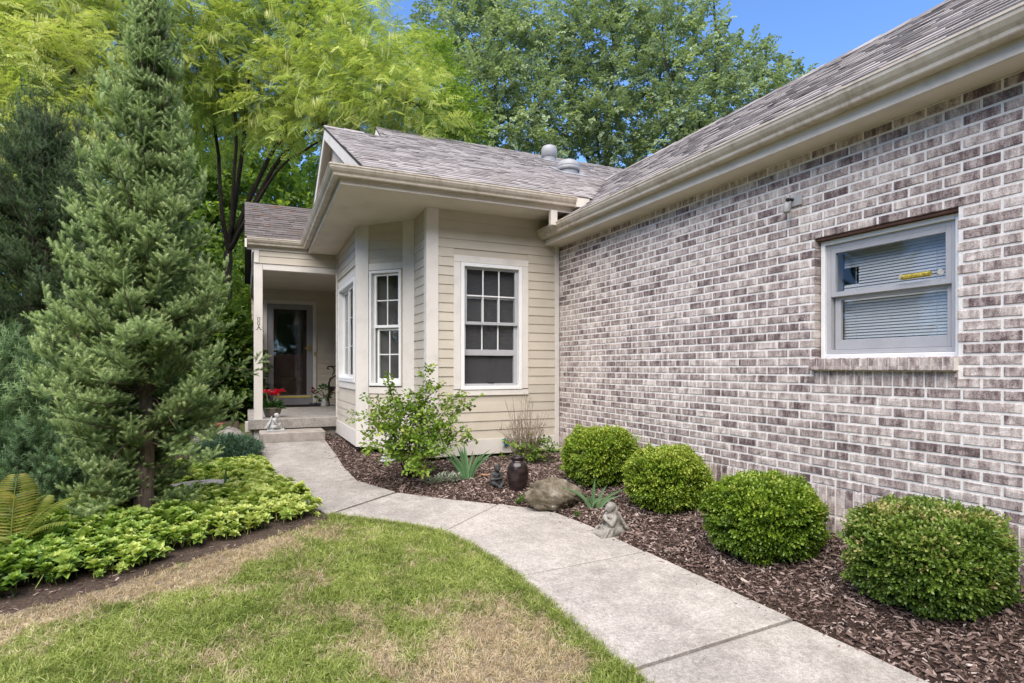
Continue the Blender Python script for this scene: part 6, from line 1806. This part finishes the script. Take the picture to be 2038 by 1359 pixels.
# sparse chips and litter along the soil edge of the left bed
n = 6500
X = rng.uniform(-3.5, .7, n); Y = rng.uniform(3.7, 9.5, n)
k = inpoly(X, Y, P_SOILB) & ((dline(X, Y, DIRT) < .38) | (rng.random(n) < .12)); X, Y = X[k], Y[k]; n = len(X)
R = np.stack([rng.normal(size=n) * .3, rng.normal(size=n) * .25, rng.uniform(0, 6.283, n)], -1)
o = scatter('bed_litter', np.stack([X, Y, bed_z(X, Y) + .004], -1), R, rng.uniform(.4, .95, n), np.clip(rng.beta(1.6, 2, n), 0, 1), T_CHIP)
tag(o, 'bark litter scattered on the soil edge of the left bed', 'litter', kind='stuff')

def t_grass(seed, nb, hmin, hmax, lean):
    r = random.Random(seed); mb = MB()
    for k in range(nb):
        a = r.uniform(0, 6.283); h = r.uniform(hmin, hmax); ln = r.uniform(.1, 1) * lean; w = r.uniform(.0020, .0042)
        y0, z0 = r.uniform(-.016, .016), r.uniform(-.016, .016)
        d = Vector((0, math.cos(a), math.sin(a))); sd = Vector((0, -math.sin(a), math.cos(a))) * w * .5
        p0 = Vector((-.004, y0, z0)); p1 = p0 + Vector((h * .55, 0, 0)) + d * h * ln * .25; p2 = p0 + Vector((h * (1 - .3 * ln), 0, 0)) + d * h * ln * .85
        tn = r.uniform(-.1, 1.1)
        mb.raw([p0 - sd, p0 + sd, p1 + sd * .85, p1 - sd * .85, p2], [(0, 1, 2, 3), (3, 2, 4)], tn)
    return mb
T_GRASS = template('grass_tuft', [t_grass(k, 9, .018, .062, 1.5) for k in range(5)], M_GRASS)
T_GRASSL = template('long_grass_tuft', [t_grass(k + 30, 9, .05, .085, 1.0) for k in range(3)], M_GRASS)
n = 118000
X = rng.uniform(-3.8, 1.66, n); Y = rng.uniform(.5, 5.25, n)
uv, d = proj(np.stack([X, Y, gb(Y)], -1))
k = inpoly(X, Y, P_LAWN) & (uv[:, 0] > -420) & (uv[:, 0] < 2300) & (uv[:, 1] < 2100)
k &= rng.random(n) < np.where((uv[:, 1] > 1480) | (uv[:, 0] < -150), .45, np.where(d < 3.2, 1.0, .8))
X, Y = X[k], Y[k]
dr = dryness(X, Y)
keep = rng.random(len(X)) < np.clip(1.12 - .62 * dr, .3, 1) * np.clip((dline(X, Y, DIRT) + .02) / .22, .06, 1)
X, Y, dr = X[keep], Y[keep], dr[keep]; n = len(X)
Z = lawn_z(X, Y)
D = np.stack([rng.normal(size=n) * .35, rng.normal(size=n) * .35, np.ones(n)], -1)
tn = np.clip(.5 + .55 * (fbm(X, Y, 3.2, 81) - .5) + .4 * (fbm(X, Y, 14, 82) - .5) + rng.uniform(-.2, .2, n), 0, 1)
o = scatter('lawn_grass', np.stack([X, Y, Z], -1), rot_dir(D, rng.uniform(0, 6.283, n)), rng.uniform(.75, 1.2, n) * (1 - .35 * dr), tn, T_GRASS, None, {'dry': np.clip(dr + rng.uniform(-.34, .34, n), 0, 1)})
tag(o, 'short lawn grass, green with dried tan patches', 'grass', kind='stuff')
# longer uncut blades along the edge of the walk
n = 2400
a = arcs(WL); s = rng.uniform(a[5], a[14], n)
X = np.interp(s, a, WL[:, 0]) - np.abs(rng.normal(size=n)) * .035 + .012; Y = np.interp(s, a, WL[:, 1]) - np.abs(rng.normal(size=n)) * .02
D = np.stack([rng.normal(size=n) * .4 + .25, rng.normal(size=n) * .4, np.ones(n)], -1)
o = scatter('edge_grass', np.stack([X, Y, lawn_z(X, Y)], -1), rot_dir(D, rng.uniform(0, 6.283, n)), rng.uniform(.6, 1.05, n), np.clip(.55 + rng.normal(size=n) * .2, 0, 1), T_GRASSL, None, {'dry': rng.uniform(0, .35, n)})
tag(o, 'longer green grass leaning over the edge of the walk', 'grass', kind='stuff')
